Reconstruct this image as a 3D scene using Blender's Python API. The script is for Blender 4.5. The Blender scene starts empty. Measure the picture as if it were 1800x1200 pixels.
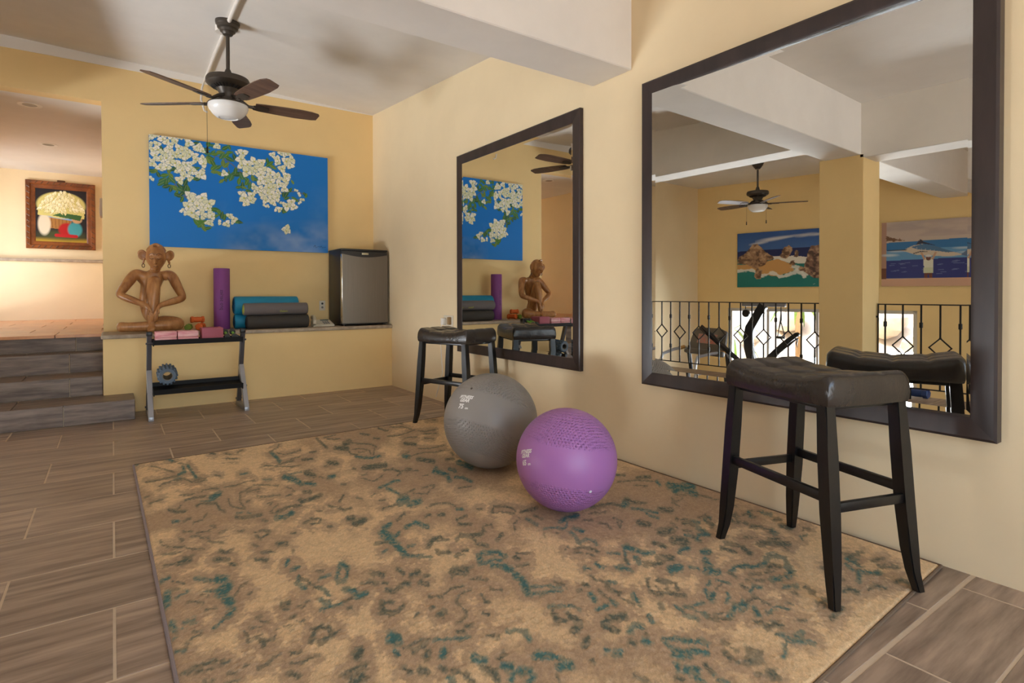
import bpy, bmesh, math, random
import numpy as np
from mathutils import Vector, Matrix
R = math.radians
random.seed(7); RNG = np.random.default_rng(11)
SC = bpy.context.scene
COL = SC.collection

# ------------------------------------------------------------------ camera
cam_d = bpy.data.cameras.new('camera'); cam = bpy.data.objects.new('camera', cam_d); COL.objects.link(cam)
SC.camera = cam
cam_d.sensor_width = 36.0; cam_d.lens = 993.4166/1800*36; cam_d.clip_start = .02; cam_d.clip_end = 300
cam_d.shift_y = -(600-526.6437)/1800
yaw, pitch, roll = .6153, .0118, -.0021
_f = Vector((math.sin(yaw), math.cos(yaw), 0)); _r = Vector((math.cos(yaw), -math.sin(yaw), 0)); _u = Vector((0, 0, 1))
_f2 = _f*math.cos(pitch)-_u*math.sin(pitch); _u2 = _u*math.cos(pitch)+_f*math.sin(pitch)
_r3 = _r*math.cos(roll)+_u2*math.sin(roll); _u3 = _u2*math.cos(roll)-_r*math.sin(roll)
cam.matrix_world = Matrix(((_r3.x, _u3.x, -_f2.x, 0), (_r3.y, _u3.y, -_f2.y, 0), (_r3.z, _u3.z, -_f2.z, 1.1), (0, 0, 0, 1)))

# ------------------------------------------------------------------ light, exposure
SC.view_settings.view_transform = 'Standard'; SC.view_settings.look = 'None'
SC.view_settings.gamma = 1; SC.view_settings.use_curve_mapping = False
SC.view_settings.exposure = .96
SC.cycles.use_denoising = True
SC.cycles.max_bounces = 14; SC.cycles.diffuse_bounces = 8; SC.cycles.glossy_bounces = 6; SC.cycles.transmission_bounces = 8
SC.cycles.sample_clamp_indirect = 8
W = bpy.data.worlds.new('sky'); SC.world = W; W.use_nodes = True
_n = W.node_tree.nodes; _bg = _n['Background']
_sky = _n.new('ShaderNodeTexSky'); _sky.sky_type = 'NISHITA'; _sky.sun_disc = False
_sky.sun_elevation = R(62); _sky.sun_rotation = R(60); _sky.altitude = 50; _sky.air_density = 1.0; _sky.dust_density = 2.5
W.node_tree.links.new(_sky.outputs[0], _bg.inputs[0]); _bg.inputs[1].default_value = .6
sd = bpy.data.lights.new('sun', 'SUN'); sd.energy = 2.6; sd.angle = R(.6); sd.color = (1, .95, .86)
so = bpy.data.objects.new('sun', sd); COL.objects.link(so)
so.rotation_euler = Vector((-.62, -.28, -1.0)).to_track_quat('-Z', 'Y').to_euler()
def area_lamp(name, loc, direction, sx, sy, watts, col=(1, .97, .92), spread=180):
    """area lamp for daylight at an opening, or added as fill from outside"""
    l = bpy.data.lights.new(name, 'AREA'); l.shape = 'RECTANGLE'; l.size = sx; l.size_y = sy
    l.energy = watts; l.color = col; l.spread = R(spread)
    o = bpy.data.objects.new(name, l); COL.objects.link(o); o.location = loc
    o.rotation_euler = Vector(direction).to_track_quat('-Z', 'Z').to_euler()
    return o
area_lamp('daylight_terrace_door', (.5, -2.66, 1.2), (0, 1, 0), 3.5, 2.3, 24, (.84, .93, 1))  # fill lamp added behind the viewer, set in an unseen opening
area_lamp('terrace_bounce_fill', (.5, -3.5, -.25), (0, 1, .75), 4.5, 1.5, 40, (.90, .95, 1))  # added lamp imitating terrace bounce, aimed up to fill the near ceiling
area_lamp('daylight_hall_door', (-1.83, 10.5, 1.75), (1, 0, 0), 1.2, 2.0, 10, (.88, .94, 1), 150)
area_lamp('slope_bounce_fill', (-5.9, 4.7, -.80), (1, -.17, .85), 1.7, 4.4, 880, (.88, .94, 1))  # added lamp below the sill, stands in for ground bounce and brightens the ceilings
for n_, loc_, d_, a_, b_ in (('gym_window', (-4.70, 4.6, .05), (.985, -.1736, 0), 2.9, 1.45),):
    l = bpy.data.lights.new('daylight_'+n_, 'AREA'); l.shape = 'RECTANGLE'; l.size = a_; l.size_y = b_; l.energy = 10
    l.cycles.is_portal = True
    o = bpy.data.objects.new('daylight_'+n_, l); COL.objects.link(o); o.location = loc_
    o.rotation_euler = Vector(d_).to_track_quat('-Z', 'Z').to_euler()

# ------------------------------------------------------------------ helpers
def lin(h):
    if isinstance(h, str):
        h = h.lstrip('#'); c = [int(h[i:i+2], 16)/255 for i in (0, 2, 4)]
    else: c = [v/255 for v in h]
    return tuple((v/12.92 if v <= .04045 else ((v+.055)/1.055)**2.4) for v in c)
def nd(nt, t, **kw):
    n = nt.nodes.new(t)
    for k, v in kw.items(): setattr(n, k, v)
    return n
def mat(name, col, rough=.5, metal=0., var=0., vscale=6., bump=0., bscale=60., stretch=None, col2=None, coat=0., spec=.5, rand=0., sheen=0., coords='Object'):
    m = bpy.data.materials.new(name); m.use_nodes = True; nt = m.node_tree; b = nt.nodes['Principled BSDF']; L = nt.links.new
    c = lin(col) if not (isinstance(col, tuple) and max(col) <= 1) else col
    b.inputs['Base Color'].default_value = (*c, 1); b.inputs['Roughness'].default_value = rough; b.inputs['Metallic'].default_value = metal
    b.inputs['Specular IOR Level'].default_value = spec
    if coat: b.inputs['Coat Weight'].default_value = coat; b.inputs['Coat Roughness'].default_value = .15
    if sheen: b.inputs['Sheen Weight'].default_value = sheen
    vec = None
    if var or bump or col2:
        tc = nd(nt, 'ShaderNodeTexCoord'); vec = tc.outputs[coords]
        if stretch:
            mp = nd(nt, 'ShaderNodeMapping'); mp.inputs['Scale'].default_value = stretch; L(vec, mp.inputs[0]); vec = mp.outputs[0]
        if rand:
            oi = nd(nt, 'ShaderNodeObjectInfo'); ad = nd(nt, 'ShaderNodeVectorMath', operation='ADD')
            mu = nd(nt, 'ShaderNodeMath', operation='MULTIPLY'); mu.inputs[1].default_value = 37.
            L(oi.outputs['Random'], mu.inputs[0]); L(vec, ad.inputs[0]); L(mu.outputs[0], ad.inputs[1]); vec = ad.outputs[0]
    if var or col2:
        nz = nd(nt, 'ShaderNodeTexNoise'); nz.inputs['Scale'].default_value = vscale; nz.inputs['Detail'].default_value = 6; nz.inputs['Roughness'].default_value = .6
        L(vec, nz.inputs[0])
        mx = nd(nt, 'ShaderNodeMix', data_type='RGBA')
        c2 = lin(col2) if col2 else tuple(v*(1-var) for v in c)
        mx.inputs[6].default_value = (*c, 1); mx.inputs[7].default_value = (*c2, 1)
        rp = nd(nt, 'ShaderNodeMapRange'); rp.inputs[1].default_value = .35; rp.inputs[2].default_value = .65
        L(nz.outputs[0], rp.inputs[0]); L(rp.outputs[0], mx.inputs[0]); out = mx.outputs[2]
        if rand:
            hs = nd(nt, 'ShaderNodeHueSaturation'); mr = nd(nt, 'ShaderNodeMapRange'); mr.inputs[3].default_value = 1-rand; mr.inputs[4].default_value = 1+rand
            L(oi.outputs['Random'], mr.inputs[0]); L(mr.outputs[0], hs.inputs['Value']); L(out, hs.inputs['Color']); out = hs.outputs[0]
        L(out, b.inputs['Base Color'])
    if bump:
        nb = nd(nt, 'ShaderNodeTexNoise'); nb.inputs['Scale'].default_value = bscale; nb.inputs['Detail'].default_value = 4; L(vec, nb.inputs[0])
        bp = nd(nt, 'ShaderNodeBump'); bp.inputs['Strength'].default_value = bump; bp.inputs['Distance'].default_value = .01
        L(nb.outputs[0], bp.inputs['Height']); L(bp.outputs[0], b.inputs['Normal'])
    return m
def paint_mat(name, rough=.55, bump=0., spec=.4, fuzz=0., fscale=500):
    m = bpy.data.materials.new(name); m.use_nodes = True; nt = m.node_tree; b = nt.nodes['Principled BSDF']; L = nt.links.new
    a = nd(nt, 'ShaderNodeAttribute', attribute_name='paint'); b.inputs['Roughness'].default_value = rough; b.inputs['Specular IOR Level'].default_value = spec
    out = a.outputs['Color']
    if fuzz or bump:
        tc = nd(nt, 'ShaderNodeTexCoord'); nz = nd(nt, 'ShaderNodeTexNoise'); nz.inputs['Scale'].default_value = fscale; nz.inputs['Detail'].default_value = 3
        L(tc.outputs['Object'], nz.inputs[0])
    if fuzz:
        hs = nd(nt, 'ShaderNodeHueSaturation'); mr = nd(nt, 'ShaderNodeMapRange'); mr.inputs[1].default_value = .3; mr.inputs[2].default_value = .7
        mr.inputs[3].default_value = 1-fuzz; mr.inputs[4].default_value = 1+fuzz
        L(nz.outputs[0], mr.inputs[0]); L(mr.outputs[0], hs.inputs['Value']); L(out, hs.inputs['Color']); out = hs.outputs[0]
    L(out, b.inputs['Base Color'])
    if bump:
        bp = nd(nt, 'ShaderNodeBump'); bp.inputs['Strength'].default_value = bump; bp.inputs['Distance'].default_value = .004
        L(nz.outputs[0], bp.inputs['Height']); L(bp.outputs[0], b.inputs['Normal'])
    return m

class MB:
    def __init__(s): s.bm = bmesh.new()
    def box(s, a, b, bev=0., M=None, seg=2):
        a, b = Vector(a), Vector(b); t = bmesh.new(); bmesh.ops.create_cube(t, size=1)
        c = (a+b)/2; d = b-a
        for v in t.verts: v.co = Vector((v.co.x*d.x, v.co.y*d.y, v.co.z*d.z))
        if bev: bmesh.ops.bevel(t, geom=t.edges[:], offset=min(bev, .49*min(abs(d.x), abs(d.y), abs(d.z))), segments=seg, affect='EDGES', profile=.5)
        for v in t.verts: v.co = M @ (v.co+c) if M else v.co+c
        return s.join(t)
    def join(s, t):
        me = bpy.data.meshes.new('_t'); t.to_mesh(me); t.free(); s.bm.from_mesh(me); bpy.data.meshes.remove(me); return s
    def ring(s, pts): return [s.bm.verts.new(p) for p in pts]
    def skin(s, rings, cap0=True, cap1=True, closed=True):
        n = len(rings[0])
        for a, b in zip(rings, rings[1:]):
            for i in range(n if closed else n-1):
                j = (i+1) % n
                try: s.bm.faces.new((a[i], a[j], b[j], b[i]))
                except ValueError: pass
        if cap0: s.bm.faces.new(list(reversed(rings[0])))
        if cap1: s.bm.faces.new(rings[-1])
        return s
    def cyl(s, p, q, r0, r1=None, n=16, cap=True, sq=False):
        p, q = Vector(p), Vector(q); r1 = r0 if r1 is None else r1; d = (q-p).normalized()
        x = d.orthogonal().normalized(); y = d.cross(x)
        f = lambda c, r: [c+x*math.cos(2*math.pi*i/n)*r+y*math.sin(2*math.pi*i/n)*r for i in range(n)]
        return s.skin([s.ring(f(p, r0)), s.ring(f(q, r1))], cap, cap)
    def lathe(s, prof, c=(0, 0, 0), n=32, axis=(0, 0, 1), cap0=True, cap1=True):
        d = Vector(axis).normalized(); x = Vector((1, 0, 0)) if abs(d.z) > .9 else d.orthogonal().normalized(); y = d.cross(x); c = Vector(c)
        rs = [s.ring([c+d*z+(x*math.cos(2*math.pi*i/n)+y*math.sin(2*math.pi*i/n))*max(r, 1e-4) for i in range(n)]) for r, z in prof]
        return s.skin(rs, cap0, cap1)
    def tube(s, pts, r, n=10, closed=False, cap=True):
        P = [Vector(p) for p in pts]; m = len(P); rs = []; up = None
        for i in range(m):
            if closed: t = P[(i+1) % m]-P[i-1]
            else: t = P[min(i+1, m-1)]-P[max(i-1, 0)]
            t.normalize()
            if up is None: up = t.orthogonal().normalized()
            up = (up-t*up.dot(t)).normalized(); y = t.cross(up); rr = r[i] if isinstance(r, (list, tuple)) else r
            rs.append(s.ring([P[i]+(up*math.cos(2*math.pi*k/n)+y*math.sin(2*math.pi*k/n))*rr for k in range(n)]))
        if closed: rs.append(rs[0]); return s.skin(rs, False, False)
        return s.skin(rs, cap, cap)
    def prism(s, poly, h0, h1, f):          # poly 2d outline, f(u,v,h) -> xyz
        return s.skin([s.ring([f(u, v, h0) for u, v in poly]), s.ring([f(u, v, h1) for u, v in poly])])
    def grid(s, fn, nu, nv):
        V = [[s.bm.verts.new(fn(i/nu, j/nv)) for i in range(nu+1)] for j in range(nv+1)]
        for j in range(nv):
            for i in range(nu): s.bm.faces.new((V[j][i], V[j][i+1], V[j+1][i+1], V[j+1][i]))
        return s
    def ball(s, c, rx, ry=None, rz=None, n=24, m=16, fn=None):
        ry = ry or rx; rz = rz or rx; c = Vector(c); rs = []
        for j in range(1, m):
            a = math.pi*j/m; ring = []
            for i in range(n):
                b = 2*math.pi*i/n; d = Vector((math.sin(a)*math.cos(b), math.sin(a)*math.sin(b), -math.cos(a)))
                p = Vector((d.x*rx, d.y*ry, d.z*rz))
                if fn: p = fn(d, p)
                ring.append(c+p)
            rs.append(s.ring(ring))
        s.skin(rs, False, False)
        for rr, sg in ((rs[0], -1), (rs[-1], 1)):
            d = Vector((0, 0, sg)); p = Vector((0, 0, sg*rz)); p = fn(d, p) if fn else p; v = s.bm.verts.new(c+p)
            for i in range(n):
                j = (i+1) % n; s.bm.faces.new((rr[j], rr[i], v) if sg < 0 else (rr[i], rr[j], v))
        return s
    def xf(s, M):
        for v in s.bm.verts: v.co = M @ v.co
        return s
    def mesh(s, name, m, base=(0, 0, 0), smooth=35):
        bmesh.ops.recalc_face_normals(s.bm, faces=s.bm.faces[:])
        me = bpy.data.meshes.new(name); base = Vector(base)
        for v in s.bm.verts: v.co -= base
        s.bm.to_mesh(me); s.bm.free()
        if m: me.materials.append(m)
        if smooth:
            me.polygons.foreach_set('use_smooth', [True]*len(me.polygons)); me.set_sharp_from_angle(angle=R(smooth))
        return me
    def build(s, name, m, parent=None, base=None, smooth=35):
        """link as one mesh object; world coordinates unless the parent is turned"""
        if base is None: base = _base(parent) if parent else (0, 0, 0)
        o = bpy.data.objects.new(name, s.mesh(name, m, base, smooth)); COL.objects.link(o)
        if parent: o.parent = parent
        else: o.location = base
        return o
def _base(p):
    v = Vector((0, 0, 0))
    while p is not None: v += p.location; p = p.parent
    return v
def tag(o, label=None, cat=None, group=None, kind=None):
    if label: o['label'] = label
    if cat: o['category'] = cat
    if group: o['group'] = group
    if kind: o['kind'] = kind
    return o
def thing(name, label, cat, loc=(0, 0, 0), rz=0., group=None, kind=None):
    o = bpy.data.objects.new(name, None); COL.objects.link(o); o.location = loc; o.rotation_euler = (0, 0, rz); o.empty_display_size = .05
    return tag(o, label, cat, group, kind)
def struct(mb, name, m, label, cat, base=(0, 0, 0), smooth=0):
    return tag(mb.build(name, m, base=base, smooth=smooth), label, cat, kind='structure')
def dup(o, loc=None, rz=None, label=None, group=None, parent=None):
    c = o.copy(); COL.objects.link(c)
    if parent: c.parent = parent
    if loc is not None: c.location = loc
    if rz is not None: c.rotation_euler = (0, 0, rz)
    if label: c['label'] = label
    if group: c['group'] = group
    for ch in [x for x in bpy.data.objects if x.parent == o]: dup(ch, parent=c)
    return c

# ---- value noise and a small raster painter whose pixels become mesh vertices
_LAT = RNG.random((256, 256))
def vnoise(x, y):
    xi = np.floor(x).astype(int); yi = np.floor(y).astype(int); fx = x-xi; fy = y-yi
    fx = fx*fx*(3-2*fx); fy = fy*fy*(3-2*fy); a = _LAT[xi % 256, yi % 256]; b = _LAT[(xi+1) % 256, yi % 256]
    c = _LAT[xi % 256, (yi+1) % 256]; d = _LAT[(xi+1) % 256, (yi+1) % 256]
    return (a*(1-fx)+b*fx)*(1-fy)+(c*(1-fx)+d*fx)*fy
def fbm(x, y, o=4):
    s = 0; a = .5; t = 0
    for i in range(o): s = s+a*vnoise(x*2**i+17*i, y*2**i+31*i); t += a; a *= .5
    return s/t
class Paint:
    """colour field over X,Y (2-D arrays of surface coordinates)"""
    def __init__(s, X, Y, col):
        s.X, s.Y = X, Y; s.C = np.empty(X.shape+(3,)); s.C[:] = lin(col)
    def blend(s, m, col, sl=None):
        col = np.array(lin(col)) if not isinstance(col, np.ndarray) else col
        T = s.C if sl is None else s.C[sl]
        T[:] = T*(1-m[..., None])+col*m[..., None]
    def sl(s, x0, x1, y0, y1):
        m = (s.X >= x0) & (s.X <= x1) & (s.Y >= y0) & (s.Y <= y1); r = np.where(m.any(1))[0]; c = np.where(m.any(0))[0]
        return None if len(r) == 0 or len(c) == 0 else (slice(r[0], r[-1]+1), slice(c[0], c[-1]+1))
    def poly(s, pts, col, a=1., jit=0., jscale=40):
        xs = [p[0] for p in pts]; ys = [p[1] for p in pts]; q = s.sl(min(xs)-jit, max(xs)+jit, min(ys)-jit, max(ys)+jit)
        if q is None: return
        X, Y = s.X[q], s.Y[q]
        if jit: X = X+(fbm(X*jscale, Y*jscale+9)-.5)*2*jit; Y = Y+(fbm(X*jscale+50, Y*jscale)-.5)*2*jit
        m = np.zeros(X.shape, bool); n = len(pts)
        for i in range(n):
            x1, y1 = pts[i]; x2, y2 = pts[(i+1) % n]
            if y1 == y2: continue
            m ^= ((y1 > Y) != (y2 > Y)) & (X < (x2-x1)*(Y-y1)/(y2-y1)+x1)
        s.blend(m*a, col, q)
    def ell(s, cx, cy, rx, ry, col, a=1., ang=0., soft=.15):
        r = max(rx, ry)*1.3; q = s.sl(cx-r, cx+r, cy-r, cy+r)
        if q is None: return
        X, Y = s.X[q]-cx, s.Y[q]-cy; c, n = math.cos(ang), math.sin(ang); u = (X*c+Y*n)/rx; v = (-X*n+Y*c)/ry
        d = np.sqrt(u*u+v*v); s.blend(np.clip((1+soft/2-d)/soft, 0, 1)*a, col, q)
    def stroke(s, pts, w, col, a=1., jit=0., jscale=60, soft=.3):
        xs = [p[0] for p in pts]; ys = [p[1] for p in pts]; e = w*1.5+jit; q = s.sl(min(xs)-e, max(xs)+e, min(ys)-e, max(ys)+e)
        if q is None: return
        X, Y = s.X[q], s.Y[q]; D = np.full(X.shape, 9e9)
        for (x1, y1), (x2, y2) in zip(pts, pts[1:]) if len(pts) > 1 else [(pts[0], pts[0])]:
            dx, dy = x2-x1, y2-y1; L2 = dx*dx+dy*dy+1e-12; t = np.clip(((X-x1)*dx+(Y-y1)*dy)/L2, 0, 1)
            D = np.minimum(D, np.hypot(X-x1-t*dx, Y-y1-t*dy))
        if jit: D = D+(fbm(X*jscale, Y*jscale, 3)-.5)*2*jit
        s.blend(np.clip((w/2*(1+soft/2)-D)/(w/2*soft), 0, 1)*a, col, q); return q, D
    def mesh(s, name, P, m, parent=None, base=(0, 0, 0)):
        """P: (ny,nx,3) world positions"""
        ny, nx = s.X.shape; me = bpy.data.meshes.new(name); P = P-np.array(base); i = np.arange(ny*nx).reshape(ny, nx)
        q = np.stack([i[:-1, :-1], i[:-1, 1:], i[1:, 1:], i[1:, :-1]], -1).reshape(-1, 4)
        me.vertices.add(ny*nx); me.vertices.foreach_set('co', P.reshape(-1).astype(np.float32))
        me.loops.add(q.size); me.loops.foreach_set('vertex_index', q.reshape(-1).astype(np.int32))
        me.polygons.add(len(q)); me.polygons.foreach_set('loop_start', np.arange(0, q.size, 4, dtype=np.int32))
        me.update(calc_edges=True)
        at = me.attributes.new('paint', 'FLOAT_COLOR', 'POINT'); c = np.ones((ny*nx, 4), np.float32); c[:, :3] = np.clip(s.C.reshape(-1, 3), 0, 1)
        at.data.foreach_set('color', c.reshape(-1)); me.materials.append(m)
        me.polygons.foreach_set('use_smooth', np.ones(len(q), bool)); me.update()
        o = bpy.data.objects.new(name, me); COL.objects.link(o)
        if parent: o.parent = parent
        else: o.location = base
        return o
# ------------------------------------------------------------------ materials
M = {}
M['wall'] = mat('yellow_plaster', (238, 208, 150), .75, var=.05, vscale=1.6, bump=.06, bscale=35, spec=.25)
M['cream'] = mat('cream_plaster', (236, 216, 178), .75, var=.05, vscale=1.6, bump=.06, bscale=35, spec=.25)
M['ceil'] = mat('white_plaster', (232, 227, 220), .8, var=.06, vscale=2.2, bump=.12, bscale=18, spec=.2)
M['white'] = mat('white_paint', (236, 232, 226), .5)
M['stone'] = mat('grey_ledge_stone', (178, 162, 140), .55, col2=(150, 134, 116), vscale=14, bump=.15, bscale=40)
M['grout'] = mat('beige_grout', (206, 186, 160), .85, var=.08, vscale=20)
M['tile'] = mat('wood_look_tile', (176, 154, 134), .38, col2=(124, 106, 92), vscale=2.6, stretch=(.8, 8, 8), bump=.05, bscale=9, rand=.10, spec=.45)
M['riser'] = mat('grey_wood_look_tile', (140, 124, 112), .45, col2=(98, 84, 76), vscale=3.2, stretch=(1.1, 9, 9), bump=.05, bscale=9, rand=.10, spec=.4)
M['terra'] = mat('terracotta_tile', (206, 148, 96), .3, col2=(190, 126, 78), vscale=2.5, stretch=(3, 1, 1), rand=.06, spec=.5)
M['black'] = mat('black_paint', (22, 20, 20), .4)
M['iron'] = mat('black_wrought_iron', (24, 22, 24), .45, bump=.2, bscale=90)
XW, YL, YB, ZL = 2.7228, 6.3426, 6.9147, .725
XE = -1.62                                            # edge of the floor over the lower gym

# ------------------------------------------------------------------ floor
fl = struct(MB().box((XE, -2.6, -.16), (XW+.1, YL+.02, -.0012)), 'floor', M['grout'], 'grey brown wood look tile floor of the exercise room', 'floor')
G = .0065
def clip_tiles(parent, rows, length, z, m, x0, x1, th=.012, name='tile', cutter=None):
    cache = {}
    for ya, yb, ph in rows:
        k0 = math.floor((x0-ph)/length)-1; k1 = math.ceil((x1-ph)/length)+1
        for k in range(k0, k1):
            a = max(ph+k*length+G/2, x0); b = min(ph+(k+1)*length-G/2, x1); c, d = ya+G/2, yb-G/2
            if cutter:
                r = cutter(a, b, c, d)
                if r is None: continue
                a, b, c, d = r
            if b-a < .03 or d-c < .02: continue
            key = (round(b-a, 4), round(d-c, 4))
            if key not in cache: cache[key] = MB().box((-(b-a)/2, -(d-c)/2, -th), ((b-a)/2, (d-c)/2, 0), .0022, seg=1).mesh(name, m, smooth=0)
            o = bpy.data.objects.new(name, cache[key]); COL.objects.link(o); o.parent = parent; o.location = ((a+b)/2, (c+d)/2, z)
TL = .657
rows = []
y = 5.616; k = 0
while y-.4571 > .7:
    rows.append((y-.4571, y, -.333 if k % 2 == 0 else -.004)); y -= .4571; k += 1
rows.append((.752, y, -.333 if k % 2 == 0 else -.004))
rows.append((5.616, 6.073, -.004)); rows.append((6.073, YL, -.333))
y = .746; k = 0; rows.append((.50, .745, 1.918)); y = .50
while y > -2.5: rows.append((max(y-.4571, -2.58), y, -.333 if k % 2 else -.004)); y -= .4571; k += 1
def step_cut(a, b, c, d):
    if c > 5.94 and a < .16:
        if b <= .17: return None
        return max(a, .16), b, c, d
    if d > 5.955 and a < .155: d2 = 5.955; return (a, b, c, d2) if b < .3 else (a, b, c, d)
    return a, b, c, d
clip_tiles(fl, rows, TL, 0, M['tile'], XE+.002, XW-.002, cutter=step_cut)

# ------------------------------------------------------------------ shell
struct(MB().box((XW, -2.8, -.2), (XW+.2, 11.6, 4.0)), 'wall_right', M['cream'], 'long pale yellow wall carrying both framed mirrors', 'wall')
struct(MB().box((-.075, YB, -.2), (XW, YB+.16, 3.9)).box((-1.75, YB, 3.0), (-.075, YB+.16, 4.0)), 'wall_back', M['wall'], 'yellow back wall behind the blue flower painting', 'wall')
struct(MB().box((-.075, YL, -.1), (XW, YB, .69)), 'wall_back_lower', M['wall'], 'low yellow wall under the grey stone ledge', 'wall')
lg = MB()
def ledge_y(v):
    return v
lg.box((-.09, 6.315, .686), (XW, YB, ZL), .012)
struct(lg, 'ledge', M['stone'], 'grey stone ledge running along the back wall', 'ledge')
def ceil_z(x, y): return 3.163+(y-4.154)*.0718+(2.7228-x)*.03
cl = MB(); cl.grid(lambda u, v: (XW+.05-u*4.2, 2.6+v*4.4, ceil_z(XW-u*4.2, 2.6+v*4.4)), 6, 6)
for (a, b) in ((0, 1),): pass
ret = bmesh.ops.extrude_face_region(cl.bm, geom=cl.bm.faces[:])
for v in ret['geom']:
    if isinstance(v, bmesh.types.BMVert): v.co.z += .6
cl.box((-1.5, -2.8, 3.05), (XW+.05, 2.62, 3.7))
struct(cl, 'ceiling', M['ceil'], 'white plaster ceiling over the exercise room', 'ceiling')
struct(MB().box((-6.4, -2.8, 3.14), (-1.2, 6.9, 3.9)), 'ceiling', M['ceil'], 'white plaster ceiling over the lower gym seen in the mirror', 'ceiling')
# white strip of paint between the yellow wall and the ceiling
tr = MB(); pr = [(YB, 0), (YB-.012, 0), (YB-.012, 1), (YB, 1)]
def strip(x):
    return [(x, YB, 3.358), (x, YB-.008, 3.358), (x, YB-.008, ceil_z(x, YB)+.02), (x, YB, ceil_z(x, YB)+.02)]
tr.skin([tr.ring(strip(-1.75)), tr.ring(strip(XW))])
struct(tr, 'trim_1', M['white'], 'white painted band along the top of the back wall', 'trim')
bm_ = MB().box((-5.4, 2.518, 2.523), (XW, 2.877, 3.5), .006, seg=1)
struct(bm_, 'ceiling_beam', M['ceil'], 'thick white plastered beam crossing the room to the right wall', 'beam')
struct(MB().box((-1.33, 2.9, 2.71), (-.98, 6.7, 3.6), .006, seg=1), 'ceiling_beam', M['ceil'], 'white beam over the left railing, seen in the large mirror', 'beam')
struct(MB().box((-1.34, -2.6, 2.49), (-1.0, 2.53, 3.6), .006, seg=1), 'ceiling_beam', M['ceil'], 'white beam running toward the viewer right of the column in the mirror', 'beam')
struct(MB().box((-1.42, 2.49, -.75), (-1.0, 2.93, 2.53), .006, seg=1), 'column', M['wall'], 'square yellow column between the railings, seen in the large mirror', 'column')

# ------------------------------------------------------------------ stairs up to the hall
st = struct(MB().box((-1.75, 5.963, -.1), (.143, YL+.2, .16)).box((-1.75, 6.42, .1), (-.083, 7.0, .33)).box((-1.75, 6.84, .3), (-.083, 7.3, .515)).box((-1.75, 7.09, .5), (-.083, 7.4, .66)),
            'stairs', M['grout'], 'tiled steps rising to the hall at left', 'stairs')
def slab(a, b, m, name, parent, bev=.003): return MB().box(a, b, bev, seg=1).build(name, m, parent, base=((a[0]+b[0])/2, (a[1]+b[1])/2, (a[2]+b[2])/2))
def reloc(o): 
    return o
def piece(a, b, m, name, parent, bev=.003):
    c = ((a[0]+b[0])/2, (a[1]+b[1])/2, (a[2]+b[2])/2); o = MB().box(a, b, bev, seg=1).build(name, m, parent, base=c); o.location = c; return o
steps = [(5.95, .0, .175, .155, [-.34, -1.0, -1.66], 6.41), (6.41, .175, .345, -.078, [-.32, -.98, -1.64], 6.83), (6.83, .345, .53, -.078, [-.34, -1.0, -1.66], 7.08), (7.08, .53, .688, -.078, [-.30, -.96, -1.62], 7.08)]
for yf, z0, z1, xr, cuts, yn in steps:
    xs = [xr]+cuts+[-1.745]
    for b, a in zip(xs, xs[1:]):
        if b-a < .03: continue
        piece((a+.003, yf, z0+.002), (b-.003, yf+.014, z1-.001), M['riser'], 'riser_tile', st)
    if yn > yf:
        xs = [xr]+[c-.33 for c in cuts]+[-1.745]
        xs = [x for x in xs if x >= -1.745]
        for b, a in zip(xs, xs[1:]):
            if b-a < .03: continue
            piece((a+.003, yf+.016, z1-.013), (b-.003, yn-.002 if xr < 0 or a < -.08 else YL-.002, z1), M['riser'], 'tread_tile', st)
piece((.143, 5.966, .002), (.155, YL-.002, .160), M['riser'], 'riser_tile', st)

# ------------------------------------------------------------------ hall above the stairs
hf = struct(MB().box((-1.75, 7.10, .5), (-.075, 11.5, .688)), 'floor_hall', M['grout'], 'terracotta tiled landing at the top of the steps', 'floor')
rws = [(7.035, 7.62, -.46), (7.62, 8.2, -.1), (8.2, 8.8, -.46), (8.8, 9.4, -.1), (9.4, 10., -.46), (10., 10.6, -.1), (10.6, 11.2, -.46), (11.2, 11.4, -.1)]
clip_tiles(hf, rws, .6, .70, M['terra'], -1.745, -.078, th=.030)
struct(MB().box((-2.0, 11.4, .4), (XW, 11.6, 4.0)).box((-1.75, 11.3, .69), (-.075, 11.4, 1.60)), 'wall_hall', M['cream'], 'yellow hall wall holding the carved framed painting', 'wall')
struct(MB().box((-1.75, 11.27, 1.598), (-.077, 11.41, 1.645), .012), 'trim_2', M['stone'], 'grey brown stone cap along the hall wall', 'trim')
struct(MB().box((-.075, YB+.16, .2), (.1, 11.4, 4.0)), 'wall_hall_right', M['cream'], 'yellow side wall at the right of the hall', 'wall')
struct(MB().box((-1.95, 6.65, -.9), (-1.75, 9.9, 4.0)).box((-1.95, 11.1, -.9), (-1.75, 11.5, 4.0)).box((-1.95, 9.9, 2.8), (-1.75, 11.1, 4.0)).box((-1.95, 9.9, -.9), (-1.75, 11.1, .7)), 'wall_hall_left', M['cream'],
       'yellow hall wall left of the steps, partly seen in the small mirror', 'wall')
struct(MB().box((-1.9, YB+.16, 3.0), (.05, 11.5, 3.2)), 'ceiling_hall', M['ceil'], 'white hall ceiling with two recessed lights', 'ceiling')

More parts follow.
